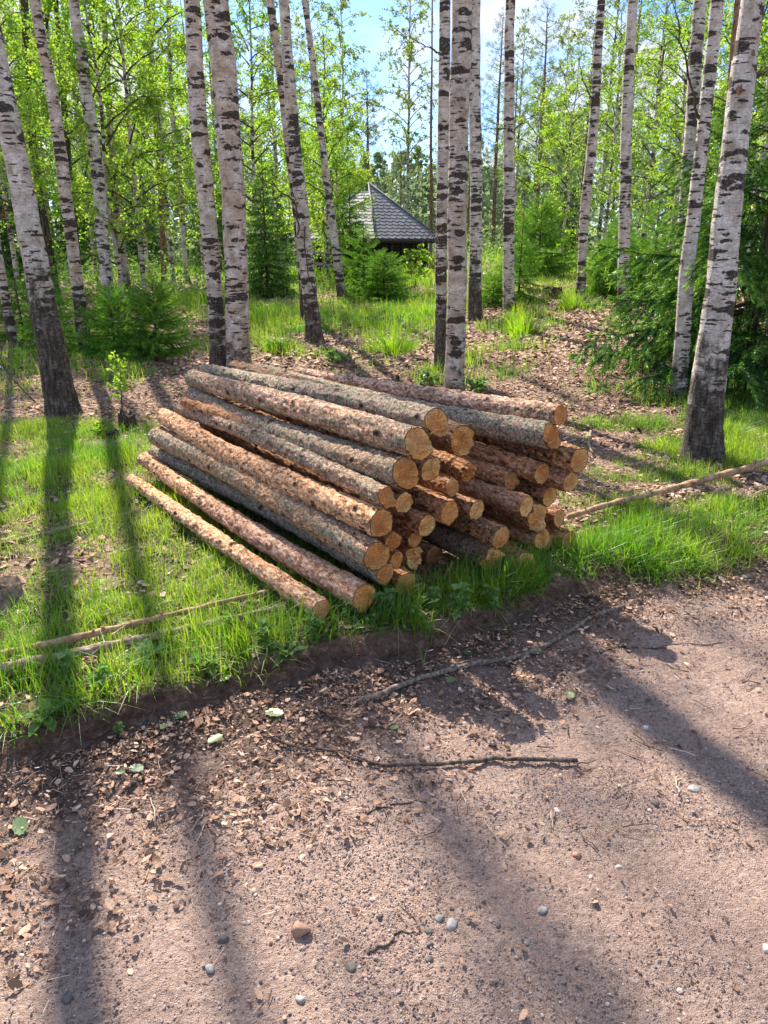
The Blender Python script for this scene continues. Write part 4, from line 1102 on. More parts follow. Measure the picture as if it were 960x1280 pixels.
leafy(640, 320, 507, 1.6, 24, .08, 'bright yellow green sapling right of the straight mound birch', .4, 14)
for k, (px, py, lab) in enumerate([(600, 492, 'low fern-like plant right of the central birch foot'), (540, 482, 'low bright seedling left of the central birch foot'), (345, 440, 'yellowish low plant right of the birch pair foot'), (420, 455, 'low yellow green seedling just behind the top logs')]):
    leafy(px, py, 520 + k, .13, 14, .05, lab, .2, 14, 'weed', 'low_plant', 'plant')

# ------------------------------------------------------------------ grass
def blades(n_try, xr, yr, hfun, seed, wid, segs=3, dens_pow=1.0, mat_name='grass', lean=.45):
    g = rs(seed)
    x = g.uniform(*xr, n_try); y = g.uniform(*yr, n_try)
    # clumping
    gd = grassd(x, y)
    cl = .55 + .6 * np.clip(fbm(x * 9, y * 9, seed=55, oct=2), -1, 1)
    ok = g.uniform(0, 1, n_try) < np.clip(gd * cl, 0, 1) ** dens_pow
    x, y, gd = x[ok], y[ok], gd[ok]
    n = len(x); z = gz(x, y) - .004
    h = hfun(x, y, g, n, gd)
    a = g.uniform(0, 6.283, n); ln = np.abs(g.normal(0, lean, n)) + .08
    d = y - edge_y(x)
    # verge blades hang over the bank
    hang = (d < .14) & (x > -3) & (lean < .9)
    dx, dy = np.cos(a), np.sin(a); dy = np.where(hang & (g.uniform(size=n) < .8), -np.abs(dy), dy); ln = np.where(hang, ln * 1.3 + .1, ln)
    T = np.linspace(0, 1, segs + 1)
    wv = np.stack([-np.sin(a + .6), np.cos(a + .6), np.zeros(n)], 1)
    V = []
    w = wid * g.uniform(.6, 1.3, n)
    for k, t in enumerate(T):
        off = ln * t ** 1.9 * h
        c = np.stack([x + dx * off, y + dy * off, z + h * (t - .5 * ln * t ** 2.2)], 1)
        ww = (w * (1 - t ** 1.6) + .0002)[:, None] * wv
        V.append(c - ww); V.append(c + ww)
    V = np.stack(V, 1).reshape(-1, 3); k = 2 * (segs + 1); base = np.arange(n)[:, None] * k
    F = np.concatenate([np.stack([base[:, 0] + 2 * s, base[:, 0] + 2 * s + 1, base[:, 0] + 2 * s + 3, base[:, 0] + 2 * s + 2], 1) for s in range(segs)])
    r = np.repeat(np.clip(.42 + .40 * vnoise(x * 2.3, y * 2.3, seed=12) + g.normal(0, .24, n), 0, 1), k)
    return V, F, r
acc = Acc()
def h_near(x, y, g, n, gd):
    d = y - edge_y(x)
    v = .05 + .05 * np.clip(gd, 0, 1) + .06 * (d < .45) + .05 * np.clip(fbm(x * 1.7, y * 1.7, seed=66, oct=2), 0, 1)
    v = v + .05 * np.exp(-(((x - .5) / .7) ** 2)) * (d < .35)
    # longer grass hugging the stack's foot and the right verge
    v = v + .015 * ((x > 1.2) & (gd > .6))
    return v * g.uniform(.45, 1.35, n)
acc.add(*blades(430000, (-4.2, 4.6), (1.4, 8.0), h_near, 601, .0021, 3), 0)
acc.add(*blades(60000, (-2.2, 3.4), (1.9, 4.9), lambda x, y, g, n, gd: np.where(y - edge_y(x) < .5, .15, .06) * g.uniform(.5, 1.3, n), 602, .0024, 4, 2.2), 0)
acc.add(*blades(40000, (-.15, 1.7), (2.4, 4.3), lambda x, y, g, n, gd: np.where(y - edge_y(x) < .42, .10, .035) * g.uniform(.5, 1.3, n), 607, .0026, 4, 1.0, lean=.7), 0)
acc.add(*blades(230000, (-8, 8.5), (8.0, 18), lambda x, y, g, n, gd: (.10 + .16 * gd) * g.uniform(.5, 1.4, n), 603, .0045, 2), 0)
acc.add(*blades(160000, (-17, 17), (18, 36), lambda x, y, g, n, gd: (.18 + .22 * gd) * g.uniform(.5, 1.4, n), 604, .011, 2), 0)
o = obj('grass', acc.mesh('grass', [M['grass']], False)); o['kind'] = 'stuff'; o['label'] = 'short bright green grass on the verge and between the trees'; o['category'] = 'grass'
acc = Acc()
acc.add(*blades(150000, (-4.2, 4.6), (1.6, 8.0), lambda x, y, g, n, gd: .08 * g.uniform(.5, 1.4, n), 605, .0016, 3, 1, lean=1.1), 0)
acc.add(*blades(30000, (-8, 8.5), (8.0, 18), lambda x, y, g, n, gd: .22 * g.uniform(.5, 1.4, n), 606, .003, 2, 1, lean=.6), 0)
o = obj('dry_grass', acc.mesh('dry_grass', [M['straw']], False)); o['kind'] = 'stuff'

# dense tufts as countable things
def tuft(px, py, n, h, spread, label, seed):
    g = rs(seed); b = gpt(px, py)
    a = g.uniform(0, 6.283, n); r = spread * .62 * g.uniform(size=n) ** .8 * (1 + .4 * np.sin(a * 3 + seed)); x, y = r * np.cos(a), r * np.sin(a)
    hh = h * g.uniform(.25, 1.1, n) ** 1.2 * (1 - .5 * r / (spread * .9)); ln = g.uniform(.05, .9, n); wid = .0022 * b[1] / 5
    V = []; segs = 3
    wv = np.stack([-np.sin(a + 1), np.cos(a + 1), 0 * a], 1)
    for t in np.linspace(0, 1, segs + 1):
        off = ln * t ** 1.8 * hh
        c = np.stack([x + np.cos(a) * off, y + np.sin(a) * off, -.02 + hh * (t - .3 * ln * t ** 2)], 1)
        ww = wid * (1 - t ** 1.6) * wv + .0002
        V += [c - ww, c + ww]
    V = np.stack(V, 1).reshape(-1, 3); k = 2 * segs + 2; base = np.arange(n) * k
    F = np.concatenate([np.stack([base + 2 * s, base + 2 * s + 1, base + 2 * s + 3, base + 2 * s + 2], 1) for s in range(segs)])
    me = mesh_np('grass_tuft', V, F, [M['grass']], smooth=False, attrs={'rnd': np.repeat(g.uniform(0, .8, n), k)})
    tag(obj('grass_tuft', me, None, tuple(b)), label, 'grass tuft', 'tall grass tufts')
for k, t in enumerate([(492, 440, 500, .55, .55, 'tall grass tuft in the clearing before the hut'), (348, 438, 350, .42, .45, 'tall grass tuft between the birch pair and the crooked-branch birch'),
                       (655, 418, 450, .45, .5, 'tall grass tuft at the foot of the straight mound birch'), (715, 385, 300, .4, .4, 'reddish tall grass tuft by the leaning slender birch'),
                       (330, 400, 300, .45, .6, 'pale tall grass tuft left of the crooked-branch birch'), (540, 395, 300, .4, .5, 'grass tuft just left of the darker thin birch'),
                       (830, 560, 220, .22, .35, 'low grass tuft left of the thickest birch'), (905, 545, 350, .3, .4, 'lush grass tuft right behind the thickest birch')]):
    tuft(*t, seed=640 + k)

# verge weeds ---------------------------------------------------------
def weed_mesh(seed, nleaf, L, kind):
    g = rs(seed); acc = Acc()
    for i in range(nleaf):
        a = g.uniform(0, 6.28); l = L * g.uniform(.55, 1.15); el = g.uniform(.25, 1.0)
        s = np.linspace(0, 1, 7)[:, None]
        dirn = np.array([math.cos(a) * math.cos(el), math.sin(a) * math.cos(el), math.sin(el)])
        z0 = 0 if kind == 'rosette' else g.uniform(0, 1) ** .8 * L * 1.1
        P = np.array([0, 0, z0]) + dirn * l * s * (1 if kind == 'rosette' else .6) - np.array([0, 0, .35 * l]) * s ** 2
        sd = unit(np.cross(dirn, [0, 0, 1]))
        prof = np.array([.12, .35, .55, .9, 1.0, .7, .02]) if kind == 'rosette' else np.array([.1, .25, .8, .45, 1.0, .35, .02])
        w = (prof * l * (.17 if kind == 'rosette' else .20))[:, None]
        V = np.concatenate([P - sd * w + [0, 0, .01], P, P + sd * w + [0, 0, .01]]); n = 7; j = np.arange(n - 1)
        F = np.concatenate([np.stack([j, j + 1, n + j + 1, n + j], 1), np.stack([n + j, n + j + 1, 2 * n + j + 1, 2 * n + j], 1)])
        acc.add(V, F, g.uniform(.1, 1), 0)
    if kind != 'rosette':
        add_tube(acc, [(0, 0, -.02), (.004, .003, L * .6), (0, .006, L * 1.15)], [.002, .0018, .001], 4, .3, 0)
    return acc.mesh('weed', [M['weed']], False)
WM = [weed_mesh(701, 26, .09, 'stem'), weed_mesh(702, 20, .12, 'rosette'), weed_mesh(703, 34, .12, 'stem')]
WEEDS = [(482, 775, 2, .9, 'silvery leafed weed at the foot of the second log from the left'), (437, 778, 0, 1, 'bushy weed under the front of the leftmost logs'),
 (612, 765, 0, 1.1, 'dark green weed below the ragged broken log end'), (575, 770, 2, 1, 'leafy weed at the foot of the middle front of the stack'), (540, 765, 0, 1, 'small weed in the shade of the stack front'),
 (182, 828, 1, 1.1, 'broad leafed dandelion on the verge at the left'), (330, 812, 2, .8, 'leafy weed on the verge beside the two poles'), (290, 802, 0, 1, 'small pale leafed weed between the poles and the bank'),
 (255, 838, 1, .8, 'small rosette weed on top of the earth bank'), (130, 868, 0, 1, 'weed on the left part of the bank'), (60, 905, 1, .8, 'rosette weed at the left end of the bank'), (390, 800, 0, 1.1, 'weed just below the leftmost log end'),
 (360, 822, 1, .8, 'broad leafed weed right at the crumbling bank edge'), (88, 850, 2, .8, 'tall weed at the left verge'), (150, 920, 0, .45, 'tiny seedling on the bare bank soil')]
for k, (px, py, v, s, lab) in enumerate(WEEDS):
    b = gpt(px, py); o = obj('weed', WM[v], None, tuple(b)); o.rotation_euler = (0, 0, k * 1.3); o.scale = (s, s, s); tag(o, lab, 'weed', 'weeds along the verge')
# small mixed ground cover leaves on the verge
def cover():
    g = rs(711); n = 26000; x = g.uniform(-3, 3.6, n); y = g.uniform(1.4, 7.5, n); gd = grassd(x, y); d = y - edge_y(x)
    ok = (g.uniform(size=n) < gd * np.where(d < .5, .8, .22)) & (vnoise(x * 4, y * 4, seed=9) > -.1)
    x, y = x[ok], y[ok]; z = gz(x, y) + g.uniform(.005, .06, len(x))
    V, F, r = leaves(np.stack([x, y, z], 1), .022, g, -.1)
    a = Acc(); a.add(V, F, r, 0); o = obj('ground_cover', a.mesh('ground_cover', [M['weed']], False)); o['kind'] = 'stuff'
cover()

# ------------------------------------------------------------------ litter and gravel
def chips(x, y, size, g, z=None):
    n = len(x); z = gz(x, y) if z is None else z
    a = g.uniform(0, 6.283, n); s = size * g.uniform(.5, 1.4, n); w = s * g.uniform(.30, .85, n)
    h0 = g.uniform(0, .007, n); tl = g.normal(0, .28, (n, 2)); cu = g.uniform(-.1, .6, n); fo = g.uniform(-.2, .5, n)
    V = []
    for u, v in [(-.5, 0), (-.22, .46), (.22, .40), (.5, .02), (.18, -.44), (-.25, -.38)]:
        u = u + g.normal(0, .07, n) ; v = v + g.normal(0, .07, n)
        lx, ly = u * s, v * w
        X = lx * np.cos(a) - ly * np.sin(a); Y = lx * np.sin(a) + ly * np.cos(a)
        V.append(np.stack([x + X, y + Y, z + .004 + h0 + np.abs(tl[:, 0]) * s * .4 + tl[:, 0] * X + tl[:, 1] * Y + cu * s * u * u + fo * np.abs(ly)], 1))
    V = np.stack(V, 1).reshape(-1, 3); b = np.arange(n)[:, None] * 6
    return V, np.stack([b + [0, 1, 2, 3], b + [0, 3, 4, 5]], 1).reshape(-1, 4)
def litter():
    g = rs(801); acc = Acc()
    n = 380000; x = g.uniform(-3, 3.8, n); y = g.uniform(.9, 4.8, n); d = y - edge_y(x)
    w = .55 + .26 * vnoise(x * 1.1, y * 1.1, seed=77) + .62 * sstep(1.1, -.2, x)
    pr = np.where(d < -.04, np.clip(1.05 - (-d) / w, 0, 1) ** .8, 0) + np.where(d < -.3, .012, 0)
    pr = pr * np.clip(.75 + .6 * fbm(x * 5, y * 5, seed=31, oct=2), .08, 1)
    ok = g.uniform(size=n) < pr; x, y = x[ok], y[ok]
    V, F = chips(x, y, .0135 * (.5 + 1.6 * g.uniform(size=len(x)) ** 3), g); acc.add(V, F, np.repeat(g.beta(1.2, 2.0, len(x)), 6), 0)
    n = 200000; x = g.uniform(-4.5, 4.8, n); y = g.uniform(2.2, 9.5, n); d = y - edge_y(x)
    ok = (d > .08) & (g.uniform(size=n) < np.clip(1 - grassd(x, y) * 1.0, .08, 1) * np.clip(.8 + .6 * fbm(x * 3, y * 3, seed=32, oct=2), .15, 1)); x, y = x[ok], y[ok]
    V, F = chips(x, y, .026 * (.5 + 1.3 * g.uniform(size=len(x)) ** 2), g); acc.add(V, F, np.repeat(np.clip(g.beta(1.5, 1.5, len(x)) + .22 * vnoise(x * 4, y * 4, seed=5), 0, 1), 6), 0)
    n = 80000; x = g.uniform(-8, 9, n); y = g.uniform(9.5, 20, n)
    ok = (g.uniform(size=n) < np.clip(1 - grassd(x, y) * 1.1, .05, 1)); x, y = x[ok], y[ok]
    V, F = chips(x, y, .065, g); acc.add(V, F, np.repeat(g.beta(1.7, 1.4, len(x)), 6), 0)
    o = obj('leaf_litter', acc.mesh('leaf_litter', [M['litter']], False)); o['kind'] = 'stuff'
    # dead twigs in the litter
    acc = Acc()
    n = 420; g = rs(802)
    px = g.uniform(-30, 990, n); py = g.choice([0, 1, 1, 1], n) * 0 + np.where(g.uniform(size=n) < .45, g.uniform(820, 1050, n), g.uniform(400, 720, n))
    for i in range(n):
        b = gpt(px[i], py[i]) if i % 1 == 0 else None
        l = g.uniform(.03, .13) * (1 if b[1] < 4 else 2.8); a = g.uniform(0, 3.14)
        t = np.linspace(-.5, .5, 5); X = b[0] + l * t * math.cos(a) + g.normal(size=5) * l * .03; Y = b[1] + l * t * math.sin(a) + g.normal(size=5) * l * .03
        if abs(b[1] - float(edge_y(b[0]))) < .12: continue
        P = np.stack([X, Y, gz(X, Y) + .004 + g.uniform(0, .01)], 1)
        add_tube(acc, P, np.linspace(1, .5, 5) * g.uniform(.0010, .0028) * (1 if b[1] < 4 else 2), 4, g.uniform(), 0)
    n = 22000; x = g.uniform(-3, 4.2, n); y = g.uniform(.9, 8, n); d = y - edge_y(x)
    pr = np.where(d < 0, np.clip(1.1 - (-d) / (.6 + .6 * sstep(1.1, -.2, x)), .03, 1), .5 * (1 - grassd(x, y)))
    ok = g.uniform(size=n) < pr; x, y = x[ok], y[ok]; n = len(x)
    a = g.uniform(0, 6.283, n); l = g.uniform(.008, .03, n) * (1 + .4 * (y > 4)); w = g.uniform(.0005, .0014, n) * (1 + .8 * (y > 4)); z = gz(x, y) + g.uniform(.004, .013, n); tz = g.normal(0, .25, n) * l
    cx, sx_ = np.cos(a), np.sin(a)
    V = np.stack([np.stack([x + u * l * cx - v * w * sx_, y + u * l * sx_ + v * w * cx, z + u * tz], 1) for u, v in ((-1, -1), (1, -1), (1, 1), (-1, 1))], 1).reshape(-1, 3)
    acc.add(V, np.arange(4 * n).reshape(-1, 4), np.repeat(g.uniform(0, .9, n), 4), 0)
    o = obj('twig_litter', acc.mesh('twig_litter', [M['litter']])); o['kind'] = 'stuff'
litter()

def ico():
    t = (1 + 5 ** .5) / 2
    V = np.array([(-1, t, 0), (1, t, 0), (-1, -t, 0), (1, -t, 0), (0, -1, t), (0, 1, t), (0, -1, -t), (0, 1, -t), (t, 0, -1), (t, 0, 1), (-t, 0, -1), (-t, 0, 1)], float)
    F = np.array([(0, 11, 5), (0, 5, 1), (0, 1, 7), (0, 7, 10), (0, 10, 11), (1, 5, 9), (5, 11, 4), (11, 10, 2), (10, 7, 6), (7, 1, 8), (3, 9, 4), (3, 4, 2), (3, 2, 6), (3, 6, 8), (3, 8, 9), (4, 9, 5), (2, 4, 11), (6, 2, 10), (8, 6, 7), (9, 8, 1)])
    return unit(V), F
def gravel():
    g = rs(811); IV, IF = ico(); acc = Acc()
    OV = np.array([(1, 0, 0), (0, 1, 0), (-1, 0, 0), (0, -1, 0), (0, 0, 1), (0, 0, -1)], float)
    OF = np.array([(0, 1, 4), (1, 2, 4), (2, 3, 4), (3, 0, 4), (1, 0, 5), (2, 1, 5), (3, 2, 5), (0, 3, 5)])
    for (n, BV, BF, s0, s1, smx, seed, near) in [(46000, IV, IF, .0016, .0012, .009, 34, 4.6), (330000, OV, OF, .0012, .0009, .005, 35, 3.8)]:
        x = g.uniform(-2.6, 3.6, n); y = .7 + (near - .7) * g.uniform(0, 1, n) ** 1.4; d = y - edge_y(x)
        cl = np.clip(.5 + .9 * fbm(x * 3, y * 3, seed=seed, oct=3), .10, 1) * (np.abs(x) < .8 + .62 * y)
        ok = (d < -.05) & (g.uniform(size=n) < cl); x, y = x[ok], y[ok]; n = len(x); k = len(BV)
        s = np.minimum(s0 + s1 * g.exponential(1, n), smx)
        sc = np.stack([s * g.uniform(.8, 1.4, n), s * g.uniform(.7, 1.1, n), s * g.uniform(.5, .9, n)], 1)
        a = g.uniform(0, 6.28, n)
        V = BV[None] * (1 + .18 * g.normal(size=(n, k, 1)).clip(-1.5, 1.5)) * sc[:, None]
        X = V[..., 0] * np.cos(a)[:, None] - V[..., 1] * np.sin(a)[:, None]; Y = V[..., 0] * np.sin(a)[:, None] + V[..., 1] * np.cos(a)[:, None]
        z = gz(x, y) + s * .25 + .001
        W = np.stack([X + x[:, None], Y + y[:, None], V[..., 2] + z[:, None]], -1).reshape(-1, 3)
        F = (BF[None] + (np.arange(n) * k)[:, None, None]).reshape(-1, 3)
        acc.add(W, F, np.repeat(g.beta(1.5, 1.9, n), k), 0)
    o = obj('gravel', acc.mesh('gravel', [M['stone']], False)); o['kind'] = 'stuff'
gravel()

def stone(px, py, w, mat, label, seed, flat=.65):
    import bmesh
    bm = bmesh.new(); bmesh.ops.create_icosphere(bm, subdivisions=3, radius=1)
    g = rs(seed); P = np.array([v.co[:] for v in bm.verts]); o3 = g.uniform(0, 50, 3)
    f = 1 + .22 * fbm(P[:, 0] * 1.1 + o3[0], P[:, 1] * 1.1 + o3[1], P[:, 2] * 1.1 + o3[2], seed=seed, oct=3)
    # planed facets
    for k in range(6):
        nv = unit(g.normal(size=3)); dd = (P * f[:, None]) @ nv; lim = g.uniform(.62, .85); f = np.where(dd > lim, f * (lim + (dd - lim) * .2) / np.maximum(dd, 1e-3), f)
    b = gpt(px, py); t = b[1] / ray(px, py)[1]; r = w / FPX * t * .5
    P = P * f[:, None] * np.array([r, r * .8, r * flat])
    for v, p in zip(bm.verts, P): v.co = p
    me = bpy.data.meshes.new('stone'); bm.to_mesh(me); bm.free(); me.materials.append(M[mat])
    me.polygons.foreach_set('use_smooth', [True] * len(me.polygons))
    o = obj('stone', me, None, (b[0], b[1], float(gz(b[0], b[1])) + r * flat * .25)); o.rotation_euler = (0, 0, g.uniform(0, 6))
    tag(o, label, 'stone', 'stones lying on the dirt road')
for k, a in enumerate([(565, 1155, 19, 'stone_grey', 'pale angular stone, largest of the pair at the bottom middle of the road'), (549, 1153, 12, 'stone_green', 'greenish grey stone just left of the pale angular one'),
  (678, 1139, 15, 'stone_grey', 'lone rounded grey stone right of the pair'), (438, 1211, 17, 'stone_dark', 'dark stone at the lower left tip of the forked twig'), (536, 1169, 12, 'stone_dark', 'dark stone at the fork of the twig, top of a short row'),
  (537, 1186, 10, 'stone_dark', 'middle dark stone of the short row below the twig fork'), (537, 1201, 11, 'stone_dark', 'bottom dark stone of the short row below the twig fork'), (456, 1229, 10, 'stone_red', 'small reddish stone below the dark stone'),
  (376, 1170, 26, 'stone_red', 'flat reddish brown stone left of the forked twig'), (866, 992, 15, 'stone_grey', 'grey stone in the sun strip at the right of the road'), (818, 1012, 11, 'stone_dark', 'small dark stone left of the grey one in the sun strip'),
  (720, 1071, 13, 'stone_red', 'reddish dark stone at the edge of the shadow strip'), (773, 1089, 10, 'stone_white', 'small pale stone on the light strip right of the reddish dark one'), (658, 1181, 9, 'stone_grey', 'tiny pale stone below the lone rounded one'),
  (960, 1195, 17, 'stone_white', 'white stone cut by the right edge of the picture'), (806, 913, 10, 'stone_white', 'small pale stone right of the straight stick end'), (696, 1017, 10, 'stone_white', 'small white stone below the tip of the straight stick'),
  (280, 1182, 15, 'stone_dark', 'dark stone on the lower left of the road'), (86, 1255, 17, 'stone_dark', 'dark stone in the bottom left corner'), (376, 1252, 14, 'stone_grey', 'flat grey stone at the bottom edge left of the middle'), (262, 1218, 14, 'stone_grey', 'grey stone near the bottom left')]):
    stone(a[0], a[1], a[2], a[3], a[4], 820 + k)

# ------------------------------------------------------------------ sticks and poles
def stick(pts, r0, r1, label, name='stick', mat='stick', seed=0, lift=0.0, sub=(), cat='stick', n=40, rigid=False):
    """pts px on the ground"""
    W = np.array([gpt(*p) for p in pts]); S = spline(W, n); g = rs(seed)
    L = np.linalg.norm(S[-1] - S[0])
    S[:, :2] += .006 * np.stack([fbm(np.linspace(0, 9, n), np.zeros(n), seed=seed), fbm(np.linspace(0, 9, n), np.zeros(n), seed=seed + 3)], 1)
    rad = np.linspace(r0, r1, n)
    zz = gz(S[:, 0], S[:, 1])
    # a rigid stick rides over the bumps
    k = np.ones(7) / 7; zz2 = np.convolve(np.pad(zz, 3, 'edge'), k, 'valid')
    S[:, 2] = np.maximum(zz2, zz - .002) + rad * .8 + lift
    if rigid:
        e0, e1 = S[0].copy(), S[-1].copy(); tt = np.linspace(0, 1, n)
        off = S - (e0 + (e1 - e0) * tt[:, None]); S = e0 + (e1 - e0) * tt[:, None] + off * [.25, .25, .3]
    S0 = S[0].copy()
    root = thing(name, label, cat, tuple(S0))
    a = Acc(); add_tube(a, S - S0, rad * (1 + .12 * np.sin(np.linspace(0, 60, n))), 10, .4, 0, .18, seed)
    # knots
    for q in range(int(L / .12) + 1):
        j = g.randint(3, n - 3); d = unit(g.normal(size=3) * [1, 1, .5] + [0, 0, .4]); l = rad[j] * g.uniform(1.2, 2.6)
        add_tube(a, (S[j] - S0) + d * l * np.linspace(0, 1, 3)[:, None], np.array([.55, .45, .3]) * rad[j], 6, .3, 0)
    obj('shaft' if not sub else 'main_stem', a.mesh(name, [M[mat]]), root)
    for s in sub:
        Wb = np.array([gpt(*p) for p in s]); Sb = spline(Wb, 16); rb = np.linspace(r1 * 1.1, r1 * .4, 16); Sb[:, 2] = gz(Sb[:, 0], Sb[:, 1]) + rb + lift + .002
        a = Acc(); add_tube(a, Sb - S0, rb, 6, .4, 0, .2, seed); obj('side_twig', a.mesh('side_twig', [M[mat]]), root)
    return root
stick([(446, 888), (520, 858), (600, 833), (655, 824), (700, 800), (752, 772), (790, 757)], .0115, .008, 'long grey bark stick lying on the road below the stack', seed=1, lift=.004, mat='greystick')
stick([(718, 960), (650, 956), (570, 957), (500, 962), (462, 962), (420, 947), (372, 940), (328, 924)], .0080, .0035, 'long dark stick lying across the middle of the road', seed=2, lift=.009, sub=[[(462, 961), (430, 944), (395, 943), (358, 936)]])
stick([(748, 820), (775, 812), (810, 812), (850, 808), (905, 804)], .004, .002, 'thin dark curved twig on the road right of the long grey stick', seed=3, cat='twig', name='twig')
stick([(457, 1198), (480, 1184), (502, 1172), (524, 1170)], .0032, .002, 'forked twig on the lower middle of the road', seed=4, sub=[[(526, 1170), (518, 1155), (505, 1140), (499, 1132)]], cat='twig', name='twig')
stick([(180, 1116), (188, 1085), (182, 1055), (176, 1024)], .0026, .0015, 'reddish thin twig standing out on the lit litter at the left', seed=5, mat='pole', cat='twig', name='twig')
stick([(445, 1028), (470, 1016), (500, 1006), (530, 1004)], .003, .0018, 'small twig below the long dark stick', seed=6, cat='twig', name='twig')
stick([(161, 994), (172, 983), (181, 974)], .008, .007, 'short thick broken piece of branch on the litter at the left', seed=7, cat='twig', name='twig')
stick([(110, 1030), (140, 1005), (165, 985)], .003, .002, 'dark twig beside the short thick piece of branch', seed=8, cat='twig', name='twig')
stick([(0, 838), (60, 822), (120, 806), (180, 795), (230, 779), (290, 762), (340, 750)], .017, .009, 'upper of the two thin poles in the grass at the left', name='pole', mat='pole', seed=9, lift=.035, rigid=True, cat='pole')
stick([(-10, 856), (50, 842), (100, 832), (150, 820), (200, 809), (260, 793), (310, 781), (360, 768)], .024, .013, 'lower thicker pole in the grass at the left, close to the bank', name='pole', mat='greypole', seed=10, lift=.03, rigid=True, cat='pole')
stick([(-10, 690), (40, 675), (90, 662), (165, 645)], .014, .008, 'half hidden pole in the grass crossing the birch shadow at the left', name='pole', mat='greypole', seed=11, lift=.012, rigid=True, cat='pole')
stick([(708, 660), (760, 644), (830, 628), (900, 608), (965, 590)], .016, .026, 'long pale brown pole lying in the grass right of the stack', name='pole', mat='pole', seed=12, lift=.06, rigid=True, cat='pole')
stick([(738, 545), (736, 560), (740, 570)], .012, .008, 'short white broken branch standing in the litter right of the stack', name='branch', mat='greypole', seed=14, lift=.02, cat='branch', n=12)
# dead branch leaning at the left edge
Pb = [gpt(45, 505) + [0, 0, .01], gpt(45, 505) + [-.25, .1, .25], gpt(45, 505) + [-.55, .2, .62]]
a = Acc(); S = spline(Pb, 16); add_tube(a, S - S[0], np.linspace(.012, .005, 16), 7, .4, 0, .2, 5)
add_tube(a, (S - S[0])[9] + np.array([[0, 0, 0], [-.05, .02, .12], [-.02, .02, .26]]), [.006, .005, .003], 6, .4)
tag(obj('dead_branch', a.mesh('dead_branch', [M['stick']]), None, tuple(S[0])), 'bare dead branch leaning up at the left edge beside the thick birch', 'branch')

# stumps -------------------------------------------------------------
def stump(px, py, r, h, label, seed, mat='stump'):
    b = gpt(px, py); g = rs(seed)
    root = thing('tree_stump', label, 'stump', tuple(b), None)
    s = 34; n = 12; th = np.linspace(0, 6.283, s, endpoint=False); Z = np.linspace(-.06, h, n)
    TH, ZZ = np.meshgrid(th, Z); RR = r * (1 + .45 * np.exp(-np.maximum(ZZ, 0) / (h * .4))) * (1 + .12 * fbm(np.cos(TH) * 3, np.sin(TH) * 3, ZZ * 6, seed=seed, oct=4))
    top = .35 * h * fbm(np.cos(TH) * 1.6, np.sin(TH) * 1.6, seed=seed + 2, oct=4) * (ZZ / h).clip(0, 1) ** 2
    V = np.stack([RR * np.cos(TH), RR * np.sin(TH), ZZ + top], -1)
    i0 = np.arange(n - 1)[:, None] * s; j = np.arange(s)[None]; k = (j + 1) % s
    F = np.stack([i0 + j, i0 + k, i0 + s + k, i0 + s + j], -1).reshape(-1, 4)
    obj('bark', mesh_np('bark', V.reshape(-1, 3), F, [M[mat]]), root)
    rg = V[-1]; c = rg.mean(0) - [0, 0, h * .15]; V2 = [c[None]]
    P = c + (rg - c)[None] * np.linspace(.25, 1, 5)[:, None, None]; P[..., 2] += .02 * fbm(P[..., 0] * 30, P[..., 1] * 30, seed=seed, oct=3) * np.array([1, 1, 1, 1, 0])[:, None]
    V2 = np.concatenate([c[None], P.reshape(-1, 3)]); T = np.stack([np.zeros(s, int), 1 + np.arange(s), 1 + (np.arange(s) + 1) % s], -1)
    aa = np.arange(4)[:, None] * s + 1; jj = np.arange(s)[None]; kk = (jj + 1) % s
    Q = np.stack([aa + jj, aa + s + jj, aa + s + kk, aa + kk], -1).reshape(-1, 4)
    obj('cut_top', mesh_np('cut_top', V2, [Q, T], [M['stump']]), root)
stump(160, 535, .065, .13, 'small charred black stump beside the leafy sapling', 851)
stump(141, 578 - 30, .05, .05, 'low mossy root stub left of the charred stump', 852)
stump(-2, 752, .10, .07, 'brown mossy lump cut by the left edge of the picture', 853, 'greypole')
stump(497, 478, .018, .07, 'thin cut sapling stub behind the top logs', 854)
stump(465, 405, .10, .10, 'grey stone-like stump in the clearing before the hut', 855)
for k, (px, py, l) in enumerate([(318, 398, 'grey stub in the grass'), (690, 372, 'dark old stump on the sunny slope left of the leaning slender birch')][1:]):
    stump(px, py, .16, .16, l, 860 + k)

# fallen leaves --------------------------------------------------------
def fallen(px, py, w, label, seed, rnd):
    b = gpt(px, py); t = b[1] / ray(px, py)[1]; s = w / FPX * t; g = rs(seed)
    th = np.linspace(0, 6.283, 18, endpoint=False); rr = (.5 + .10 * np.cos(th) + .04 * np.cos(th * 9)) * s
    X, Y = rr * np.cos(th), rr * np.sin(th) * .72
    Z = .012 + .12 * np.abs(Y) + .25 * X * g.normal() * .5
    V = np.stack([X, Y, Z], 1); V = np.concatenate([V, [[0, 0, .010]]])
    T = np.stack([np.arange(18), (np.arange(18) + 1) % 18, np.full(18, 18)], 1)
    o = obj('fallen_leaf', mesh_np('fallen_leaf', V, T, [M['fallen']], smooth=False, attrs={'rnd': np.full(19, rnd)}), None, (b[0], b[1], float(gz(b[0], b[1])) + .002)); o.rotation_euler = (g.normal() * .1, g.normal() * .1, g.uniform(0, 6))
    tag(o, label, 'leaf', 'green leaves fallen by the bank')
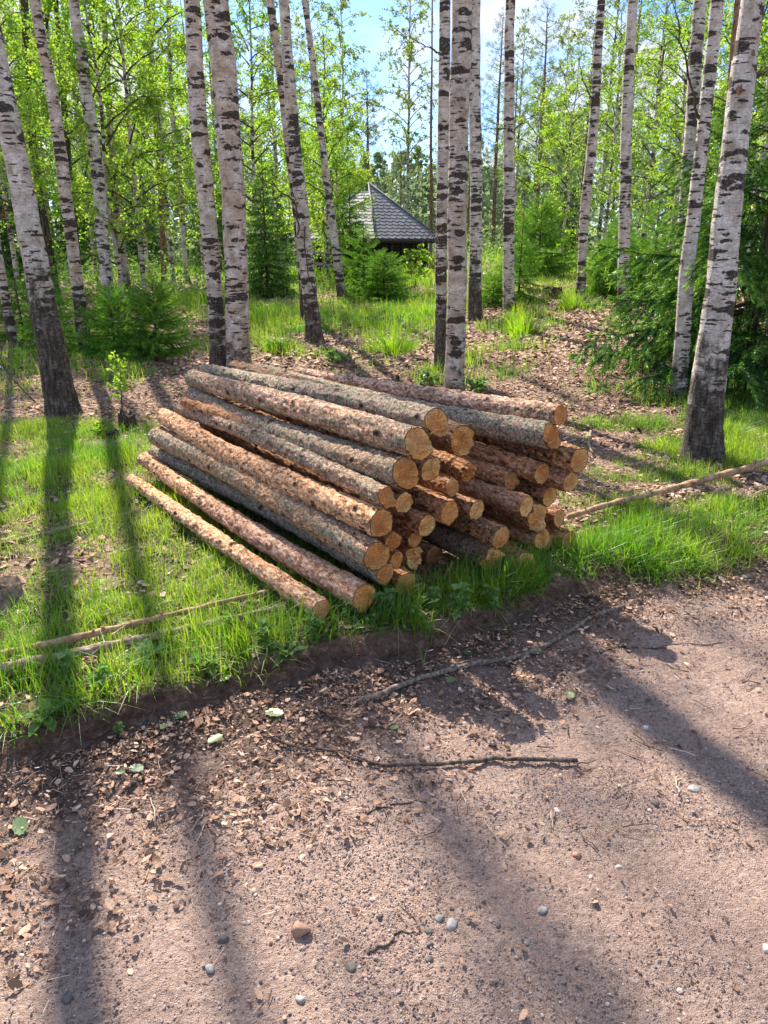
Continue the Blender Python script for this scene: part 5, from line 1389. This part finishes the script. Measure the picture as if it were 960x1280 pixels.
for k, a in enumerate([(275, 860, 24, 'pale leaf caught on the bank edge', 1.0), (284, 842, 16, 'small pale leaf above the pale one on the bank edge', .9), (228, 902, 18, 'green leaf in the shade at the foot of the bank', .2), (268, 930, 20, 'bright green leaf right of the bank-foot one', .25),
   (170, 967, 19, 'green leaf on the litter at the left', .1), (345, 898, 24, 'grey green round leaf under the bank', .6), (205, 918, 13, 'small dull leaf between the green ones', .5), (712, 877, 18, 'yellow green leaf on the road at the right', .75),
   (672, 821, 18, 'green leaf touching the long grey stick', .4), (585, 822, 16, 'dark green leaf just below the bank', .1), (563, 862, 15, 'green leaf below the middle of the long grey stick', .45), (28, 1046, 24, 'long green leaf at the left edge of the road', .5),
   (152, 966 + 10, 12, 'tiny leaf beside the left green leaf', .4), (492, 912, 12, 'small greyish leaf on the shaded litter', .6)]):
    fallen(a[0], a[1], a[2], a[3], 870 + k, a[4])

# ------------------------------------------------------------------ the hut
def hut():
    Y = 27.0; c = at_depth(461, 345, Y); zg = float(ground(c[0], Y)); c[2] = zg
    za = at_depth(466, 229, Y)[2] - zg; ze = at_depth(500, 299, Y - 1.0)[2] - zg
    Re = 86 / FPX * 27.6 * 1.02; Rw = Re * .80
    root = thing('grill_hut', 'small dark log hut with a steep grey shingled pyramid roof', 'hut', tuple(c)); root.rotation_euler = (0, 0, R(36))
    ang = [R(60 * k) for k in range(6)]
    # walls of stacked logs
    for k in range(6):
        a = Acc(); p0 = np.array([math.cos(ang[k]), math.sin(ang[k]), 0]) * Rw; p1 = np.array([math.cos(ang[k] + R(60)), math.sin(ang[k] + R(60)), 0]) * Rw
        nlog = 12; hh = (ze + .12) / nlog
        for q in range(nlog):
            e = unit(p1 - p0) * .08
            z = hh * (q + .5)
            add_tube(a, np.stack([p0 - e, p1 + e]) + [0, 0, z], hh * .54, 8, .5, 0)
        obj('wall', a.mesh('wall', [M['hut_wood']]), root)
    # window on the side facing us
    for k in (3, 4):
        am = ang[k] + R(30); n = np.array([math.cos(am), math.sin(am), 0]); s = np.array([-n[1], n[0], 0]); cc = n * (Rw * math.cos(R(30)) + .10) + [0, 0, ze * .62]
        a = Acc()
        for (u0, u1, v0, v1) in [(-.45, .45, -.30, -.24), (-.45, .45, .24, .30), (-.45, -.39, -.24, .24), (.39, .45, -.24, .24), (-.02, .02, -.24, .24)]:
            P = [cc + s * u + np.array([0, 0, v]) + n * w for u in (u0, u1) for v in (v0, v1) for w in (-.03, .03)]
            a.add(P, np.array([(0, 1, 3, 2), (4, 6, 7, 5), (0, 4, 5, 1), (2, 3, 7, 6), (0, 2, 6, 4), (1, 5, 7, 3)]), .5, 0)
        obj('window', a.mesh('window', [M['hut_trim']], False), root)
    # roof: deck + scalloped shingles, one part per slope
    ap = np.array([0, 0, za])
    for k in range(6):
        a = Acc()
        e0 = np.array([math.cos(ang[k]) * Re, math.sin(ang[k]) * Re, ze]); e1 = np.array([math.cos(ang[k] + R(60)) * Re, math.sin(ang[k] + R(60)) * Re, ze])
        a.add([e0, e1, ap], [(0, 1, 2)], .1, 0)
        em = (e0 + e1) / 2; up = unit(ap - em); sd = unit(e1 - e0); n = unit(np.cross(sd, up)); n = n if n[2] > 0 else -n
        H = np.linalg.norm(ap - em); W = np.linalg.norm(e1 - e0); rows = 17; g = rs(k)
        th = np.linspace(math.pi, 2 * math.pi, 7)
        for r_ in range(rows):
            y0 = H * r_ / rows; wid = W * (1 - r_ / rows); tw = .24; m = max(1, int(round(wid / tw))); tw = wid / m
            for q in range(m):
                cx = -wid / 2 + tw * (q + .5); off = 0
                hr = H / rows
                pts = [(-tw / 2, hr * 1.0), (tw / 2, hr * 1.0)]
                arc = [(-tw / 2 * math.cos(t), hr * .18 + hr * .42 * math.sin(t)) for t in th]
                poly = [(tw / 2 * .98 * math.cos(t), hr * .45 + hr * .5 * math.sin(t)) for t in th]
                lift = .016
                vs = [em + sd * (cx + u) + up * (y0 + v) + n * (lift * (1 - v / hr * .8) + .004) for u, v in poly]
                shrink = (1 - (r_ + 1) / rows) / max(1e-3, (1 - r_ / rows))
                tp = [em + sd * ((cx + s_ * tw / 2) * (shrink if True else 1)) + up * (y0 + hr) + n * .008 for s_ in (1, -1)]
                allv = vs + tp; c0 = np.mean(allv, 0); N = len(allv)
                # ring order: left arc -> right arc (poly goes from -x to +x), then top right, top left
                a.add(np.array(allv + [c0]), np.stack([np.arange(N), (np.arange(N) + 1) % N, np.full(N, N)], 1), float(g.uniform(.1, 1)), 0)
        obj('roof', a.mesh('roof', [M['shingle']], False), root)
        # ridge cap
        b_ = Acc(); add_tube(b_, np.stack([e0 + [0, 0, .03], ap + [0, 0, .03]]), .03, 6, .1, 0); obj('ridge', b_.mesh('ridge', [M['shingle']]), root)
        f_ = Acc(); add_tube(f_, np.stack([e0 - [0, 0, .05], e1 - [0, 0, .05]]), .06, 4, .8, 0); obj('fascia', f_.mesh('fascia', [M['hut_trim']], False), root)
    # smoke hood at the top
    a = Acc(); hz = za + .02
    r0 = .20
    V = [(r0 * math.cos(t), r0 * math.sin(t), hz - .12) for t in ang] + [(0, 0, hz + .08)]
    a.add(V, [(k, (k + 1) % 6, 6) for k in range(6)], .3, 0)
    for t in ang: add_tube(a, [(r0 * .8 * math.cos(t), r0 * .8 * math.sin(t), hz - .48), (r0 * .8 * math.cos(t), r0 * .8 * math.sin(t), hz - .18)], .025, 4, .3, 0)
    o = obj('smoke_hood', a.mesh('smoke_hood', [M['hut_trim']], False), root); o.location = (-.12, 0, -.02)
hut()

# picnic table left of the hut ------------------------------------------
def table():
    b = gpt(375, 352); b = at_depth(388, 350, 21.0); b[2] = float(ground(b[0], b[1]))
    root = thing('picnic_table', 'weathered grey picnic table with benches left of the hut', 'picnic table', tuple(b)); root.rotation_euler = (0, 0, R(8))
    def box(a, x0, x1, y0, y1, z0, z1):
        P = [(x, y, z) for x in (x0, x1) for y in (y0, y1) for z in (z0, z1)]
        a.add(P, np.array([(0, 1, 3, 2), (4, 6, 7, 5), (0, 4, 5, 1), (2, 3, 7, 6), (0, 2, 6, 4), (1, 5, 7, 3)]), .5, 0)
    a = Acc()
    for k in range(5): box(a, -.95, .95, -.36 + k * .147, -.36 + k * .147 + .135, .70, .74)
    obj('tabletop', a.mesh('tabletop', [M['table_wood']], False), root)
    for s in (-1, 1):
        a = Acc()
        for k in range(2): box(a, -.95, .95, s * .70 - .13 + k * .135, s * .70 - .13 + k * .135 + .125, .42, .455)
        obj('bench', a.mesh('bench', [M['table_wood']], False), root)
    for s in (-.7, .7):
        for q in (-1, 1):
            a = Acc(); V, F, T = tube([(s, q * .25, .70), (s, q * .62, 0)], .045, 4); a.add(V, F, .5, 0); obj('leg', a.mesh('leg', [M['table_wood']], False), root)
        a = Acc(); box(a, s + .05, s + .09, -.82, .82, .36, .42); obj('crossbar', a.mesh('crossbar', [M['table_wood']], False), root)
table()

# ------------------------------------------------------------------ light, sky, camera
SUN_AZ = R(-23.5)   # left of +Y
SUN_EL = R(45)
sd = bpy.data.lights.new('sun', 'SUN'); sd.energy = 11.5; sd.angle = R(0.55); sd.color = (1.0, .905, .76)
so = bpy.data.objects.new('sun', sd); COL.objects.link(so)
dv = Vector((math.sin(SUN_AZ) * math.cos(SUN_EL), math.cos(SUN_AZ) * math.cos(SUN_EL), math.sin(SUN_EL)))
so.rotation_euler = dv.to_track_quat('Z', 'Y').to_euler(); so.location = (-5, 10, 12)

w = bpy.data.worlds.new('World'); scene.world = w; w.use_nodes = True
nt = w.node_tree; bg = nt.nodes['Background']
sky = nt.nodes.new('ShaderNodeTexSky'); sky.sky_type = 'NISHITA'; sky.sun_disc = False; sky.sun_elevation = SUN_EL; sky.sun_rotation = SUN_AZ
sky.air_density = 1.0; sky.dust_density = .6; sky.ozone_density = 1.5
tc = nt.nodes.new('ShaderNodeTexCoord'); mp = nt.nodes.new('ShaderNodeMapping'); mp.inputs['Scale'].default_value = (1, 1, 2.2); mp.inputs['Location'].default_value = (.3, .1, .2)
ns = nt.nodes.new('ShaderNodeTexNoise'); ns.inputs['Scale'].default_value = 3.2; ns.inputs['Detail'].default_value = 7; ns.inputs['Roughness'].default_value = .58
rp = nt.nodes.new('ShaderNodeValToRGB'); rp.color_ramp.elements[0].position = .46; rp.color_ramp.elements[1].position = .60
mx = nt.nodes.new('ShaderNodeMix'); mx.data_type = 'RGBA'; mx.inputs[7].default_value = (4.1, 4.15, 4.2, 1)
nt.links.new(tc.outputs['Generated'], mp.inputs[0]); nt.links.new(mp.outputs[0], ns.inputs['Vector']); nt.links.new(ns.outputs[0], rp.inputs[0])
nt.links.new(rp.outputs[0], mx.inputs[0]); tn = nt.nodes.new('ShaderNodeMix'); tn.data_type = 'RGBA'; tn.blend_type = 'MULTIPLY'; tn.inputs[0].default_value = 1; tn.inputs[7].default_value = (.50, .68, .94, 1)
nt.links.new(sky.outputs[0], tn.inputs[6]); nt.links.new(tn.outputs[2], mx.inputs[6]); nt.links.new(mx.outputs[2], bg.inputs[0])
bg.inputs[1].default_value = 0.27

cd = bpy.data.cameras.new('camera'); cam = bpy.data.objects.new('camera', cd); COL.objects.link(cam)
cam.location = (0, 0, CZ); cam.rotation_euler = (math.pi / 2 - PITCH, 0, 0)
cd.sensor_fit = 'VERTICAL'; cd.sensor_height = 24; cd.lens = FPX / 1280 * 24; cd.clip_end = 500; cd.clip_start = .05
scene.camera = cam
scene.view_settings.view_transform = 'Standard'; scene.view_settings.look = 'None'; scene.view_settings.exposure = 0
scene.render.engine = 'CYCLES'
scene.cycles.max_bounces = 8; scene.cycles.diffuse_bounces = 4; scene.cycles.transmission_bounces = 6
scene.cycles.use_denoising = True
try: scene.cycles.denoiser = 'OPENIMAGEDENOISE'
except Exception: pass
